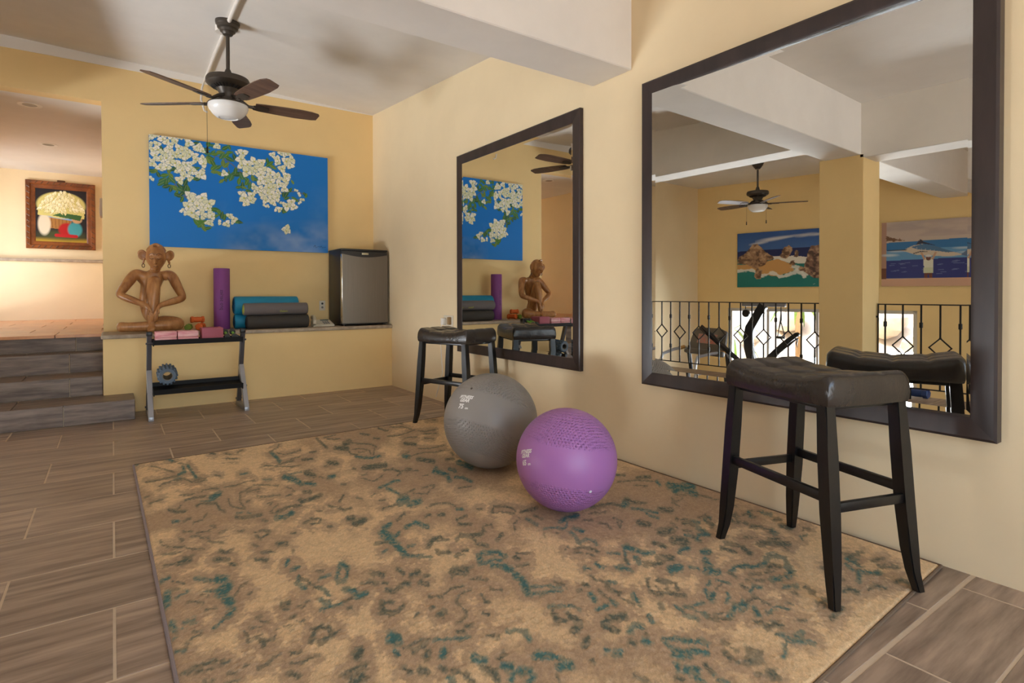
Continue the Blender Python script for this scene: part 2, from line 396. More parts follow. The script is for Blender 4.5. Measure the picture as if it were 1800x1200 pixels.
# ------------------------------------------------------------------ lower gym (seen in the large mirror)
struct(MB().box((-6.6, -2.7, -.9), (XE, 6.8, -.75)), 'floor_gym', M['tile'], 'tiled floor of the lower gym', 'floor')
struct(MB().box((XE, -2.6, -.9), (XE+.15, 6.65, -.17)), 'wall_floor_edge', M['wall'], 'yellow wall below the edge of the upper floor', 'wall')
struct(MB().box((-4.45, 6.65, -.9), (-1.75, 6.85, 3.9)), 'wall_gym_end', M['cream'], 'cream end wall of the lower gym behind the treadmill', 'wall')
TH = R(-10); FW = Matrix.Translation((-4.6, 5, 0)) @ Matrix.Rotation(TH, 4, 'Z')      # far wall frame: local y runs along it, face at local x = 0
fwm = MB()
SA, SB = -1.87, 1.08                                    # window opening along the wall
fwm.box((-.2, -8, -.9), (0, SA, 3.9)).box((-.2, SB, -.9), (0, 1.9, 3.9)).box((-.2, SA, .81), (0, SB, 3.9)).box((-.2, SA, -.9), (0, SB, -.72))
fwm.xf(FW); struct(fwm, 'wall_far', M['wall'], 'yellow far gym wall with two photographs and the sliding window', 'wall')
struct(MB().box((-6.4, -2.8, -.9), (-1.35, -2.6, 3.9)).box((2.25, -2.8, -.2), (XW, -2.6, 3.9)).box((-1.35, -2.8, 2.4), (2.25, -2.6, 3.9)).box((-1.35, -2.8, -.3), (2.25, -2.6, .0)), 'wall_front', M['wall'], 'wall behind the viewer with the terrace opening', 'wall')
M['alu'] = mat('aluminium_frame', (198, 196, 196), .35, .6)
M['pane'] = bpy.data.materials.new('window_glass'); M['pane'].use_nodes = True
_nt = M['pane'].node_tree; _nt.nodes.remove(_nt.nodes['Principled BSDF']); _g = _nt.nodes.new('ShaderNodeBsdfTransparent'); _gl = _nt.nodes.new('ShaderNodeBsdfGlossy'); _gl.inputs['Roughness'].default_value = .02
_mx = _nt.nodes.new('ShaderNodeMixShader'); _fr = _nt.nodes.new('ShaderNodeFresnel'); _fr.inputs[0].default_value = 1.3
_nt.links.new(_fr.outputs[0], _mx.inputs[0]); _nt.links.new(_g.outputs[0], _mx.inputs[1]); _nt.links.new(_gl.outputs[0], _mx.inputs[2]); _nt.links.new(_mx.outputs[0], _nt.nodes['Material Output'].inputs[0])
win = thing('window_1', 'wide aluminium sliding window of the lower gym, seen in the mirror', 'window', (-4.6, 5, 0), TH, kind='structure')
def lpart(mb, name, m, parent, **k): return mb.build(name, m, parent, base=(0, 0, 0), **k)
wf = MB().box((-.13, SA, -.72), (-.03, SA+.055, .81)).box((-.13, SB-.07, -.72), (-.03, SB, .81)).box((-.13, SA, .755), (-.03, SB, .81)).box((-.13, SA, -.72), (-.03, SB, -.66))
lpart(wf, 'window_frame', M['alu'], win, smooth=0)
cuts = [SA+.055, -1.0, -.45, .365, SB-.07]
for s_ in (-1.0, -.45, .365): lpart(MB().box((-.12, s_-.022, -.66), (-.05, s_+.022, .755), .004), 'mullion', M['alu'], win, smooth=0)
for a, b in zip(cuts, cuts[1:]): lpart(MB().box((-.084, a+.02, -.66), (-.08, b-.02, .755)), 'pane', M['pane'], win, smooth=0)

# ------------------------------------------------------------------ outside the gym window
M['rock'] = mat('pale_sunlit_rock', (226, 214, 196), .9, col2=(186, 168, 146), vscale=1.2, bump=.6, bscale=5)
M['leaf'] = mat('green_leaf', (88, 128, 50), .5, col2=(128, 150, 64), vscale=5)
M['dry'] = mat('dry_stalk', (150, 118, 84), .8)
gx, gy = np.meshgrid(np.linspace(0, 1, 90), np.linspace(0, 1, 120))
GX = -5.2-gx**1.3*40; GY = -14+gy*36; GZ = -.95+np.clip((-5.9-GX), 0, 40)*.36+(fbm(GX*.7+40, GY*.7+40)-.5)*np.clip((-5.2-GX)*.5, 0, 1.6)
gp = Paint(GX, GY, (226, 214, 196)); gp.mesh('ground_outside', np.stack([GX, GY, GZ], -1), M['rock'])
tag(bpy.data.objects['ground_outside'], 'pale rocky slope outside the gym window', 'ground', kind='structure')
struct(MB().box((-8, -30, -.5), (12, -2.85, -.3)), 'ground_terrace', M['rock'], 'pale paved terrace behind the viewer', 'terrace')
rk = random.Random(5)
for i in range(12):
    px_ = -7.0-(i%4)*1.15; py_ = 3.0+(i//4)*1.9+.5*(i%2)+rk.random()*.5; r_ = .16+.26*rk.random(); sd_ = rk.random()*50
    gz = -.95+max(-5.9-px_, 0)*.36
    f_ = lambda d, p, s_=sd_: p*(.8+.5*float(vnoise(np.array(d.x*1.7+s_), np.array(d.y*1.7+d.z*2.3+s_))))
    o = MB().ball((px_, py_, gz+r_*.3), r_*1.2, r_, r_*.8, 12, 8, f_).build('boulder', M['rock'], base=(px_, py_, gz))
    tag(o, 'pale sunlit boulder on the slope outside the gym window', 'boulder', 'boulders outside the gym window')
def palm(name, label, c, h, n, L, seed):
    rr = random.Random(seed); t = thing(name, label, 'plant', c)
    MB().tube([c, (c[0]+.03, c[1], c[2]+h*.5), (c[0], c[1]+.02, c[2]+h)], [.07, .06, .05], 8).build('trunk', M['dry'], t)
    for i in range(n):
        a = 2*math.pi*i/n+rr.random()*.4; up = .3+.9*rr.random(); mb = MB(); P = []
        for k in range(7):
            s_ = k/6; P.append(Vector((c[0]+math.cos(a)*L*s_, c[1]+math.sin(a)*L*s_, c[2]+h+L*(up*s_-1.2*s_*s_))))
        side = Vector((-math.sin(a), math.cos(a), 0)); rs = []
        for k, p in enumerate(P):
            w = .045*math.sin(math.pi*(.12+.88*k/6))+.003; rs.append(mb.ring([p-side*w, p+Vector((0, 0, .012)), p+side*w, p-Vector((0, 0, .004))]))
        mb.skin(rs); mb.build('frond', M['leaf'], t)
palm('palm_plant', 'green leafy palm beside the left pane of the gym window', (-6.5, 7.3, -.6), .75, 11, .8, 1)
palm('palm_plant', 'yellow green fronds outside the middle pane of the gym window', (-6.6, 5.75, -.6), 1.5, 12, .75, 2)
# ------------------------------------------------------------------ mirrors
M['frame'] = mat('dark_brown_frame', (58, 46, 44), .38, col2=(44, 35, 34), vscale=4, stretch=(3, 3, .6), bump=.04, bscale=30, spec=.5)
M['mirror'] = mat('mirror_silver', (224, 226, 224), .0, 1.)
def mirror(label, y0, y1, z0, z1, fx, fw, yawr, gx):
    """framed bevelled mirror on the right wall; fx = front of frame, gx = glass plane at its centre, yawr = how the glass leans in its frame"""
    yc, zc = (y0+y1)/2, (z0+z1)/2
    t = thing('wall_mirror', label, 'mirror', (XW, yc, z0), group=None)
    O = [(y0, z0), (y1, z0), (y1, z1), (y0, z1)]; I = [(y0+fw, z0+fw), (y1-fw, z0+fw), (y1-fw, z1-fw), (y0+fw, z1-fw)]
    nm = ['frame_rail', 'frame_stile', 'frame_rail', 'frame_stile']
    for i in range(4):
        j = (i+1) % 4; mb = MB()
        def sec(o, n_):
            k = .12; m_ = (o[0]+(n_[0]-o[0])*k, o[1]+(n_[1]-o[1])*k); q = (o[0]+(n_[0]-o[0])*.85, o[1]+(n_[1]-o[1])*.85)
            return [(XW-.001, *o), (fx+.004, *o), (fx, *m_), (fx+.006, *q), (fx+.010, *n_), (XW-.001, *n_)]
        mb.skin([mb.ring(sec(O[i], I[i])), mb.ring(sec(O[j], I[j]))]); mb.build(nm[i], M['frame'], t, smooth=25)
    tn = math.tan(yawr); gxf = lambda y: gx+(y-yc)*tn
    bw = .026; tl = math.tan(R(1.55)); a0, a1, b0, b1 = y0+fw-.004, y1-fw+.004, z0+fw-.004, z1-fw+.004
    mb = MB(); P = lambda y, z, d=0.: (gxf(y)-d, y, z)
    ins = [P(a0+bw, b0+bw), P(a1-bw, b0+bw), P(a1-bw, b1-bw), P(a0+bw, b1-bw)]; out = [P(a0, b0, bw*tl), P(a1, b0, bw*tl), P(a1, b1, bw*tl), P(a0, b1, bw*tl)]
    mb.bm.faces.new([mb.bm.verts.new(p) for p in ins])
    for i in range(4):
        j = (i+1) % 4; mb.bm.faces.new([mb.bm.verts.new(p) for p in (out[i], out[j], ins[j], ins[i])])
    mb.build('mirror_glass', M['mirror'], t, smooth=0)
    return t
mirror('large mirror in a wide dark brown frame, behind the nearest bar stool', .668, 2.39, .537, 2.384, XW-.055, .083, -.025, XW-.03)
mirror('smaller dark framed mirror behind the far bar stool, reflecting the statue', 2.977, 4.72, .545, 2.402, XW-.035, .085, -.003, XW-.02)

# ------------------------------------------------------------------ rug
RUG = """T16 116,4310 143,4353;T21 288,4338 310,4271;O12 309,4259 345,4182 382,4119 387,3961 391,3804 426,3759 440,3717;T20 380,4096 387,3961 396,3801;T20 352,4080 352,3964 314,3925;O9 149,3884 205,3875 273,3900 307,3907;T20 287,3827 321,3834;O14 211,3751 242,3798 286,3817 334,3824 364,3731 404,3743;O8 381,3708 420,3711 438,3739;O11 193,4218 265,4072 295,4005;O17 536,4323 561,4292;O16 606,4124 657,4087;O10 612,4283 646,4202;O9 686,4230 726,4288;T25 876,4093 881,3979 876,3852;O12 879,4134 947,4218 971,4294;O12 822,3767 869,3794 909,3816 958,3871 1015,3883;O15 911,3802 957,3820;O10 908,4071 939,3993 1019,4019 1059,4049;O8 776,3812 912,3690 967,3699;T15 622,3714 654,3714;O11 494,3785 516,3758;O11 506,3520 564,3518 615,3551 666,3555;T33 823,3505 858,3428 871,3357;T13 825,3536 876,3544 930,3538;T8 711,3523 749,3506;O10 648,3458 592,3393 559,3371 536,3232 537,3134;O9 493,3304 484,3219 500,3152 536,3103;O8 661,3448 714,3411 754,3363;O9 793,3315 807,3267 808,3211;O7 596,3363 632,3374 661,3372 643,3329;O8 626,3269 659,3220 697,3219 728,3205;O7 579,3217 563,3204;O7 647,3119 669,3112 655,3089;O7 755,3177 780,3177;O8 688,3073 633,2988 643,2973;O12 289,3519 331,3489 378,3509 434,3544 472,3516;T31 422,3381 464,3421;T15 370,3350 406,3324 447,3363;O15 302,3415 334,3427 396,3425;O12 133,3596 150,3593;O10 149,3467 171,3485 210,3507;O19 222,3312 251,3261 287,3243;O12 262,3299 279,3350;O16 341,3289 366,3320 430,3274 434,3176 445,3130;T18 227,3127 248,3119;O16 270,3103 296,3127;O9 309,3061 347,3076 372,3152;T12 496,3071 516,3064;O20 482,3015 515,2984 585,2970;T11 538,3041 551,3017;T28 643,2893 676,2884 719,2912;O19 660,2969 722,3001 780,2991;O15 786,3069 808,3079;O9 580,2902 595,2871;O11 369,2964 383,2948 360,2919 328,2916 305,2914;O8 258,2972 286,2946;O11 233,2898 246,2877 240,2852;O8 280,2888 299,2887 323,2834 343,2819;O11 392,2870 415,2867;O6 460,2828 483,2824;O10 162,2913 169,2851 198,2813 242,2788 266,2748 309,2717;O10 339,2787 382,2744;O12 163,2752 196,2744 224,2745;O13 232,2677 259,2673;O15 521,2766 543,2776 578,2750 562,2712 529,2687 521,2728;O21 578,2587 608,2565;O16 362,2653 379,2624 403,2639;O10 488,2634 501,2603;O14 503,2541 550,2513;O9 652,2660 672,2658;O12 602,2444 617,2475;O21 1241,4297 1234,4153 1224,3989;O16 1096,3950 1134,3951;O21 1008,3809 1061,3783;O14 1296,4292 1394,4327;O14 1301,4237 1376,4183;O19 1559,4245 1607,4174;O17 1596,4059 1623,4022;O42 1370,4040 1410,4075;O33 1273,3954 1334,3895;O15 1408,4028 1466,3955 1517,3902 1516,3810;T21 1318,3679 1342,3622 1389,3575 1456,3594;O14 1327,3856 1311,3753 1341,3690;O12 1496,3794 1428,3641;O9 1362,3860 1421,3833 1442,3745 1421,3674;O8 1369,3768 1401,3745;O18 1743,4340 1750,4257 1774,4220;O16 1788,4429 1890,4397 1969,4383;O11 1831,4317 1919,4273 1947,4154;O12 1703,4052 1768,4023 1852,4052 1952,4111;O11 1963,4065 1999,4021 2094,4028;O11 1767,3919 1826,3928 1872,3895;O9 1959,3957 2043,3914;O9 1906,3836 1952,3786;O27 1722,3786 1772,3718;O13 2199,4369 2252,4331;T32 1581,3491 1602,3462;O12 1597,3452 1662,3487 1735,3491 1809,3452 1873,3463;O11 1745,3600 1826,3557 1927,3576;O31 1629,3376 1686,3271;O10 1609,3539 1650,3566;O30 1127,3634 1163,3596;O12 1080,3581 1111,3584;O14 1215,3437 1221,3410;O36 1274,3407 1330,3391 1399,3377;O17 1357,3289 1407,3276 1422,3197;O14 1478,3237 1503,3208;O10 1439,3207 1524,3158;O29 946,3515 973,3430;O8 952,3557 995,3548;T25 1041,3360 1067,3352;O13 993,3384 1026,3329;O13 1189,3212 1210,3176 1225,3124 1274,3161 1313,3198;O11 1211,3270 1244,3280;O14 1378,3140 1419,3176;O11 1503,3051 1530,3042;T20 1211,3006 1265,3026 1314,3060 1352,3053;T19 1243,2974 1255,2909 1256,2836 1253,2769;T45 1217,2736 1261,2763;T34 1243,2677 1300,2685;O13 1260,2833 1298,2833 1361,2870;O11 1325,2805 1387,2760 1416,2794 1473,2847;O15 1108,2702 1152,2709 1191,2714;O7 1403,2860 1484,2869;T22 872,3317 903,3315 933,3273;O8 894,3341 939,3329;O16 1057,3185 1074,3172;O23 850,3181 876,3162;O25 799,3043 859,3051 909,3084;O18 961,2928 1005,2998;O16 896,2893 931,2836 942,2798 978,2803;O14 824,2859 849,2849;O13 1129,2909 1153,2928;O13 1136,2819 1160,2802;O13 1053,2929 1068,2885;O15 735,2751 773,2778 811,2752 788,2706 755,2715;O28 921,2680 941,2672;O32 927,2606 976,2613;O15 813,2641 827,2631;T27 1017,2469 1058,2499;T26 1587,3079 1636,3136;T28 1605,3065 1631,2981 1590,2883;T23 1694,3071 1704,3017;T20 1646,2916 1678,2882 1684,2795;T36 1810,3156 1823,3025;O22 1776,3258 1822,3251;O19 1877,3375 1865,3328;O13 1297,2590 1368,2603 1416,2569 1422,2501;T19 1407,2473 1430,2456;O23 1297,2469 1320,2452;O13 1571,2739 1643,2726;O16 1233,2485 1267,2490;O18 1344,2363 1405,2377;O18 1323,2309 1371,2276;T22 1106,2425 1166,2449 1189,2366;O18 1105,2520 1166,2577;O10 152,2641 184,2635 214,2646;O25 209,2633 247,2644;O21 334,2582 380,2555;O17 380,2505 392,2486;O19 470,2485 504,2456;T17 141,2508 168,2513;O13 176,2479 210,2435;T30 153,2385 144,2307;T14 178,2341 213,2364;O8 167,2410 190,2403;T17 249,2450 280,2418 313,2395;T32 317,2397 339,2381;T42 315,2287 336,2309;T33 320,2223 331,2190;T25 312,2108 329,2135;T16 258,2052 282,2071 302,2101;T13 266,2327 298,2309;O12 352,2235 383,2294 397,2297;O9 393,2210 405,2223;O9 253,2189 283,2176;O7 212,2283 253,2246;O7 254,2313 272,2292;T20 149,2165 155,2118;T12 181,2146 198,2141 217,2146;T10 205,2118 214,2119;T10 177,2106 186,2103;O12 204,2076 221,2047 196,2031;T10 145,2058 154,2064;O19 169,1977 179,2001;T10 147,1986 171,1975;O10 339,1980 343,1956 338,1907;O10 355,1986 383,1969;O19 370,1884 374,1862;O13 376,1886 404,1873 421,1908;O9 424,1920 445,1929 476,1907;O13 336,1915 361,1917 380,1923;O12 386,2033 398,2025;O9 390,2004 414,1991;O22 478,2069 495,2066;O14 470,2035 485,2024;O5 478,2085 505,2079;O11 514,2019 536,2036 558,2037 527,2002;O14 478,1968 492,1972;O8 493,1935 510,1923;O20 503,1803 523,1849 546,1861 565,1833 561,1801 542,1781 521,1777;O17 560,1788 586,1804;O13 494,1795 501,1797;O15 171,1858 193,1870 231,1866 253,1863;O15 255,1843 271,1838;O12 153,1860 186,1847 226,1830;O13 263,1782 278,1776;O12 305,1790 319,1787;O12 336,1757 365,1760 384,1781 403,1786;O16 432,1771 454,1761;O12 421,1725 452,1709 491,1717;O18 404,1681 422,1652;O12 199,1779 220,1777;O12 251,1742 277,1734;T19 557,2357 576,2399;T18 569,2307 596,2319;T20 576,2242 558,2187 572,2140;T19 606,2116 623,2095 628,2038;O17 577,2231 594,2180 606,2116;T26 599,2016 609,1976;T16 575,1960 611,1958 647,1957;T14 636,2179 677,2180;O14 647,2241 664,2229;T20 685,2106 694,2147 740,2249;T42 994,2424 995,2343;T31 994,2331 991,2257 988,2187;T17 986,2171 1005,2141 1028,2130 1060,2090;T21 1027,2360 1052,2383;T15 921,2247 943,2255;T15 1028,2231 1056,2229;O18 926,2341 971,2322;O23 1105,2188 1149,2233 1185,2234;O16 1163,2210 1199,2191;O18 1108,2125 1104,2099 1150,2084;O18 1201,2059 1215,2049;O19 1152,2035 1172,2044;O21 1235,2172 1268,2201 1299,2179 1344,2154 1380,2176;O18 1297,2140 1284,2085 1308,2037;O21 1381,2067 1427,2101;T22 1226,1983 1259,1994 1311,1962 1318,1917;T26 1225,1972 1208,1929;T19 1213,1914 1259,1914 1283,1897;T21 1228,1882 1268,1853;T29 1263,1846 1268,1801;T27 1265,1763 1261,1717 1243,1673 1223,1634;O21 1344,1887 1352,1870;O12 1304,1817 1355,1802;O9 1369,1915 1410,1875;T20 744,2249 753,2200 733,2142 701,2097;T23 686,2052 713,2015 709,1983;T23 704,1969 742,1968;O13 656,1961 689,1971;O14 654,1914 668,1912;O16 760,2046 778,2042 801,2016;O24 818,2102 845,2063;O16 820,2003 831,1990;O18 911,2076 914,2023;O24 934,1999 967,2005;O16 973,1961 986,1952;O23 938,1928 951,1900;O19 812,1953 828,1924 859,1938 884,1957 898,1942;O33 1077,1927 1121,1906;O8 1050,1887 1089,1939 1162,1918;O22 764,1876 749,1830 773,1797;O16 768,1877 800,1859;O18 733,1818 762,1798 790,1793 817,1818;O11 820,1733 843,1748;O16 892,1752 902,1749;O21 892,1698 915,1696;O13 897,1671 921,1708;O13 919,1820 954,1791 983,1805 1009,1822 1054,1808;O11 986,1734 1012,1766 1042,1772 1071,1769;O11 979,1731 980,1689 979,1658 963,1631;O14 922,1616 954,1623;O13 1100,1832 1131,1829 1148,1797;O9 1128,1737 1156,1703;O16 1019,1615 1030,1599;O17 936,1585 950,1582;O15 1060,1673 1072,1664;O11 1081,1726 1067,1684;T36 708,1671 722,1648;O13 721,1598 748,1597 773,1605 802,1591;T14 818,1580 846,1563 877,1544 911,1524;T19 691,1600 695,1579;O16 735,1563 765,1573 775,1565;T16 803,1502 815,1518;O17 899,1576 913,1566;T17 1024,1480 1056,1472 1077,1449;T20 1067,1436 1062,1413;O15 964,1503 990,1477;O19 596,1662 607,1673;O12 1487,2423 1511,2406;O14 1533,2344 1582,2402 1610,2382 1642,2327 1632,2288;O11 1527,2334 1579,2311 1611,2266;O13 1386,2199 1412,2233 1447,2221 1431,2180;O19 1648,2262 1705,2252 1744,2255;O12 1501,2104 1534,2159 1592,2200;T20 1625,2176 1620,2139 1621,2096;O14 1673,2185 1678,2125;T27 1734,2057 1797,2068 1846,2062;T15 1617,2034 1670,2015 1695,1978 1745,2022;T22 1738,1960 1742,1906;O13 1637,1969 1631,1936;O13 1566,1970 1585,1993;T21 1689,1931 1680,1889 1651,1838;T18 1655,1836 1698,1840 1715,1804 1702,1779;O12 1556,1816 1584,1829;O16 1601,1806 1633,1794 1654,1769 1658,1722;O10 1572,1773 1601,1747 1618,1708;T14 1682,1689 1717,1658;T17 1579,1655 1572,1621 1590,1608;T16 1630,1580 1659,1536;T16 1779,1690 1708,1613 1681,1572;O24 1799,1687 1798,1654;T23 1746,1596 1731,1557;T20 1798,1633 1804,1607;O17 1979,2102 2036,2093 2095,2083 2115,2036;T24 2118,2019 2166,2032;O11 2133,1969 2166,1930;O9 1911,2044 1989,2018;O14 1826,2005 1863,1979;O9 1869,1933 1890,1905 1870,1860;O7 1969,1945 1972,1886 1917,1845;T16 1515,1652 1528,1634;O12 1496,1600 1486,1563 1502,1534;T18 1509,1521 1535,1502;O17 1489,1501 1482,1465 1495,1440;T24 1400,1492 1384,1456;O14 1443,1493 1437,1458 1435,1428;T17 1429,1417 1427,1396;O5 1479,1452 1474,1400 1486,1332;T20 1357,1409 1394,1405;O21 1430,1560 1437,1547;O14 1374,1534 1394,1536;T17 1520,1398 1496,1354;T14 1226,1517 1245,1503 1280,1493 1301,1463 1300,1443;O13 1208,1473 1220,1478;T14 1247,1665 1279,1643 1318,1624 1343,1589;T15 1213,1625 1245,1610 1287,1596 1327,1575;O5 1349,1635 1362,1600 1360,1577;T32 1249,1697 1234,1658;T22 1254,1765 1256,1719;O18 2446,2393 2484,2355;O24 2512,2278 2555,2269 2584,2249;O9 2364,2296 2424,2275 2478,2247 2555,2170;T23 2548,2164 2528,2126;O11 2400,2207 2448,2152;T40 2563,2090 2578,2038 2524,2017;T51 2605,2019 2651,2006;T33 2566,1948 2562,1912;O12 2573,1914 2574,1857 2585,1785;O11 2364,1908 2348,1851;O8 2461,1966 2505,1934;O10 2411,1946 2384,1911 2447,1902;T31 2128,2025 2193,2066;O18 2200,2079 2206,2021 2242,1978;T17 2135,1970 2165,1916 2192,1856;T17 2143,1884 2134,1844 2143,1814;O30 2237,1881 2272,1840;O12 2100,2062 2106,2024;O15 2209,1759 2234,1719;T16 2243,1697 2260,1664;T23 2203,1633 2186,1577;O11 2122,1650 2148,1625;T14 2086,1616 2114,1583;O18 2097,1576 2096,1538;O14 2141,1734 2127,1688;O32 2027,1704 2077,1682;O40 2011,1612 2034,1570;O29 2026,1831 2047,1787;O14 1944,1889 1914,1840;O22 1915,1643 1923,1589;T21 1996,1525 1956,1530 1933,1523;T25 2013,1467 2037,1449;T28 1961,1415 1931,1374;T28 1889,1363 1917,1323;T14 1858,1415 1877,1386;T36 1786,1446 1826,1438;T26 1778,1680 1796,1656;T21 1799,1631 1805,1603 1840,1579;T18 1737,1596 1727,1560;O24 1734,1535 1794,1503;O29 1818,1539 1865,1505;T18 1623,1583 1637,1558 1654,1531;O18 1713,1624 1687,1589;O15 2307,1704 2356,1700 2333,1655;T22 2560,1601 2525,1564;O12 2592,1611 2620,1574;T20 2616,1561 2625,1523;O19 2582,1478 2605,1461;O16 2402,1576 2432,1526;O19 2415,1496 2453,1468;O11 2289,1451 2327,1411;T23 2449,1416 2433,1388;O28 2541,1420 2557,1380;O26 2277,1372 2333,1344 2380,1298;O22 2169,1462 2185,1414;O26 2185,1390 2166,1346;O17 2111,1443 2126,1385;T20 1952,1298 2008,1308 2059,1287;T20 2057,1273 2102,1262 2137,1257;T25 2162,1272 2214,1289 2229,1267;T18 2238,1272 2239,1238 2212,1215;T28 2179,1196 2158,1161 2107,1149;T23 2067,1158 2035,1172;O13 2002,1243 2030,1223 2097,1204;O16 1948,1291 1943,1266;O10 1954,1230 2003,1186;T15 1803,1291 1828,1301;T11 1857,1290 1881,1254;O15 1616,1416 1654,1444;O19 1679,1426 1692,1389;O15 1654,1454 1601,1398 1594,1367;O19 1598,1356 1631,1341 1644,1323 1672,1295;O9 1668,1415 1684,1394;O19 1700,1402 1710,1367 1683,1331;O12 1635,1392 1630,1373 1658,1358;T17 1802,1292 1824,1294;T19 1764,1273 1733,1243;T26 1733,1225 1757,1234;T15 1686,1226 1645,1230;T16 1628,1226 1599,1247;T14 1584,1266 1578,1230 1570,1190 1585,1172;T9 1618,1202 1636,1181;T18 1625,1173 1626,1166;O14 1621,1150 1641,1128 1670,1112;T18 1683,1125 1697,1122;T22 1731,1137 1763,1146;T33 1766,1128 1790,1135;T15 1810,1214 1791,1193 1751,1179;T12 1857,1290 1878,1256;O12 1804,1254 1846,1260;O11 1651,1155 1680,1143;O15 1899,1213 1901,1185;T15 1884,1170 1930,1182 1945,1162;O11 1860,1143 1879,1147;T21 1795,1099 1772,1069;O17 1721,1053 1740,1039;O20 1729,1018 1771,1010 1779,990;T15 1719,977 1730,956 1731,929;T20 1757,930 1792,932;T15 2014,1117 2053,1103 2059,1090;O19 2084,1072 2065,1032;O11 2014,1086 2008,1064;O10 1845,987 1869,955;O9 1927,1054 1922,1025;O9 1812,1071 1815,1046;T20 1350,1261 1391,1267 1394,1243;O23 1310,1215 1314,1206;T20 1346,1196 1358,1181;O10 1385,1222 1372,1198;T19 1525,1399 1498,1360;O22 1548,1300 1538,1282;T21 1466,1280 1446,1249;T16 1402,1169 1432,1148 1449,1130;T16 1393,1149 1384,1118;T31 1378,1098 1405,1073;T20 1450,1122 1493,1085;T22 1428,1075 1459,1046;T14 1499,1074 1462,1044;T21 1339,1066 1329,1051;T27 1341,1031 1366,1014;T21 1339,1000 1339,973;O18 1405,1014 1398,991;T13 1386,972 1381,949 1395,929;O14 1548,1053 1546,1041;O19 1499,1012 1490,988;O8 1536,1016 1541,994;O25 1571,979 1583,952;O22 1515,953 1556,929;O11 1492,969 1495,961;O15 1489,904 1502,900;O27 1529,887 1530,869;O15 1292,1028 1300,1007;O15 1202,1103 1218,1070;O21 1219,1486 1198,1443 1218,1418;O26 1251,1440 1252,1394 1238,1371 1204,1363;O26 1314,1339 1350,1346 1396,1325;O23 1295,1320 1320,1281;T28 1027,1333 1065,1306;T28 1052,1254 1083,1240;T21 1069,1303 1082,1267;T23 921,1355 940,1333;T23 947,1312 969,1288;T28 872,1434 888,1405;O23 869,1376 887,1346 873,1307;T22 901,1287 924,1303;T22 945,1256 964,1266;O18 682,1508 691,1485;O23 716,1476 728,1459;O18 771,1453 776,1433;O18 791,1423 802,1406;T22 767,1398 768,1374;O18 810,1384 815,1348;O18 527,1585 552,1589 594,1588;O31 546,1547 569,1547;T29 803,1502 814,1513;O24 760,1523 771,1534;O19 930,1384 954,1394;O25 1213,1306 1183,1288;T19 1218,1234 1226,1229;T24 1234,1204 1246,1196;O19 1143,1224 1150,1218;O33 593,1651 606,1660;O13 1019,1227 1017,1212"""
FL, FR, NR, NL = (.10, 4.33), (2.695, 4.44), (2.695, .845), (.155, .72)
nx_, ny_ = 470, 640
u_, v_ = np.meshgrid(np.linspace(0, 1, nx_), np.linspace(0, 1, ny_))
QX = (NL[0]*(1-u_)+NR[0]*u_)*(1-v_)+(FL[0]*(1-u_)+FR[0]*u_)*v_; QY = (NL[1]*(1-u_)+NR[1]*u_)*(1-v_)+(FL[1]*(1-u_)+FR[1]*u_)*v_
rp = Paint(QX, QY, (228, 198, 156))
n1 = fbm(QX*60, QY*60+7, 3); n2 = fbm(QX*11+9, QY*11, 3); n3 = RNG.random(QX.shape)
n3 = (n3+np.roll(n3, 1, 0)+np.roll(n3, 1, 1)+np.roll(n3, (1, 1), (0, 1)))/4
spk = n1*.55+n3*.45
mott = fbm(QX*2.6+3, QY*1.9+5, 3)+(spk-.5)*.16; rp.blend(np.clip((mott-.475)*9, 0, 1)*.9, (182, 155, 126))
strk = []
for s_ in RUG.split(';'):
    hd, *pp = s_.split(' '); strk.append((hd[0], int(hd[1:])/1000, [tuple(int(c)/1000 for c in p.split(',')) for p in pp]))
_rs = random.Random(21)
for k in range(34):                                       # small worn sprigs along the wall side and the near corner
    x, y = (_rs.uniform(2.15, 2.64), _rs.uniform(.92, 1.7)) if k % 3 else (_rs.uniform(1.75, 2.6), _rs.uniform(.86, 1.1)); a = _rs.uniform(0, 3.14); L = _rs.uniform(.03, .10)
    strk.append(('T' if k % 4 == 0 else 'O', _rs.uniform(.010, .022), [(x, y), (x+math.cos(a)*L, y+math.sin(a)*L*.7), (x+math.cos(a+.7)*L*1.5, y+math.sin(a+.7)*L)]))
def woven(pts, w, reach):
    """distance field of one woven line; the traced widths lie across the line of sight, so they are longer along it"""
    cx = sum(p[0] for p in pts)/len(pts); cy = sum(p[1] for p in pts)/len(pts); L = math.hypot(cx, cy); dx, dy = cx/L, cy/L; k = 1.09/math.hypot(L, 1.09)
    e = reach/k; q = rp.sl(min(p[0] for p in pts)-e, max(p[0] for p in pts)+e, min(p[1] for p in pts)-e, max(p[1] for p in pts)+e)
    if q is None: return None
    f = lambda x, y: (x*-dy+y*dx, (x*dx+y*dy)*k)
    X, Y = f(QX[q], QY[q]); P_ = [f(*p) for p in pts]; D = np.full(X.shape, 9e9)
    for (x1, y1), (x2, y2) in zip(P_, P_[1:]) if len(P_) > 1 else [(P_[0], P_[0])]:
        ax_, ay_ = x2-x1, y2-y1; t = np.clip(((X-x1)*ax_+(Y-y1)*ay_)/(ax_*ax_+ay_*ay_+1e-12), 0, 1); D = np.minimum(D, np.hypot(X-x1-t*ax_, Y-y1-t*ay_))
    return q, D
FLD = [(t_, w_, woven(p_, w_, w_*.9+.06)) for t_, w_, p_ in strk]
for t_, w_, r_ in FLD:                                    # taupe ground of each motif, ragged at the edge
    if r_ is None: continue
    q, D = r_; e = w_*.8+.022; D = D+(spk[q]-.5)*.05
    rp.blend(np.clip((e-D)/.010, 0, 1)*np.clip((n2[q]-.34)*8, .1, 1)*.8, (184, 158, 130), q)
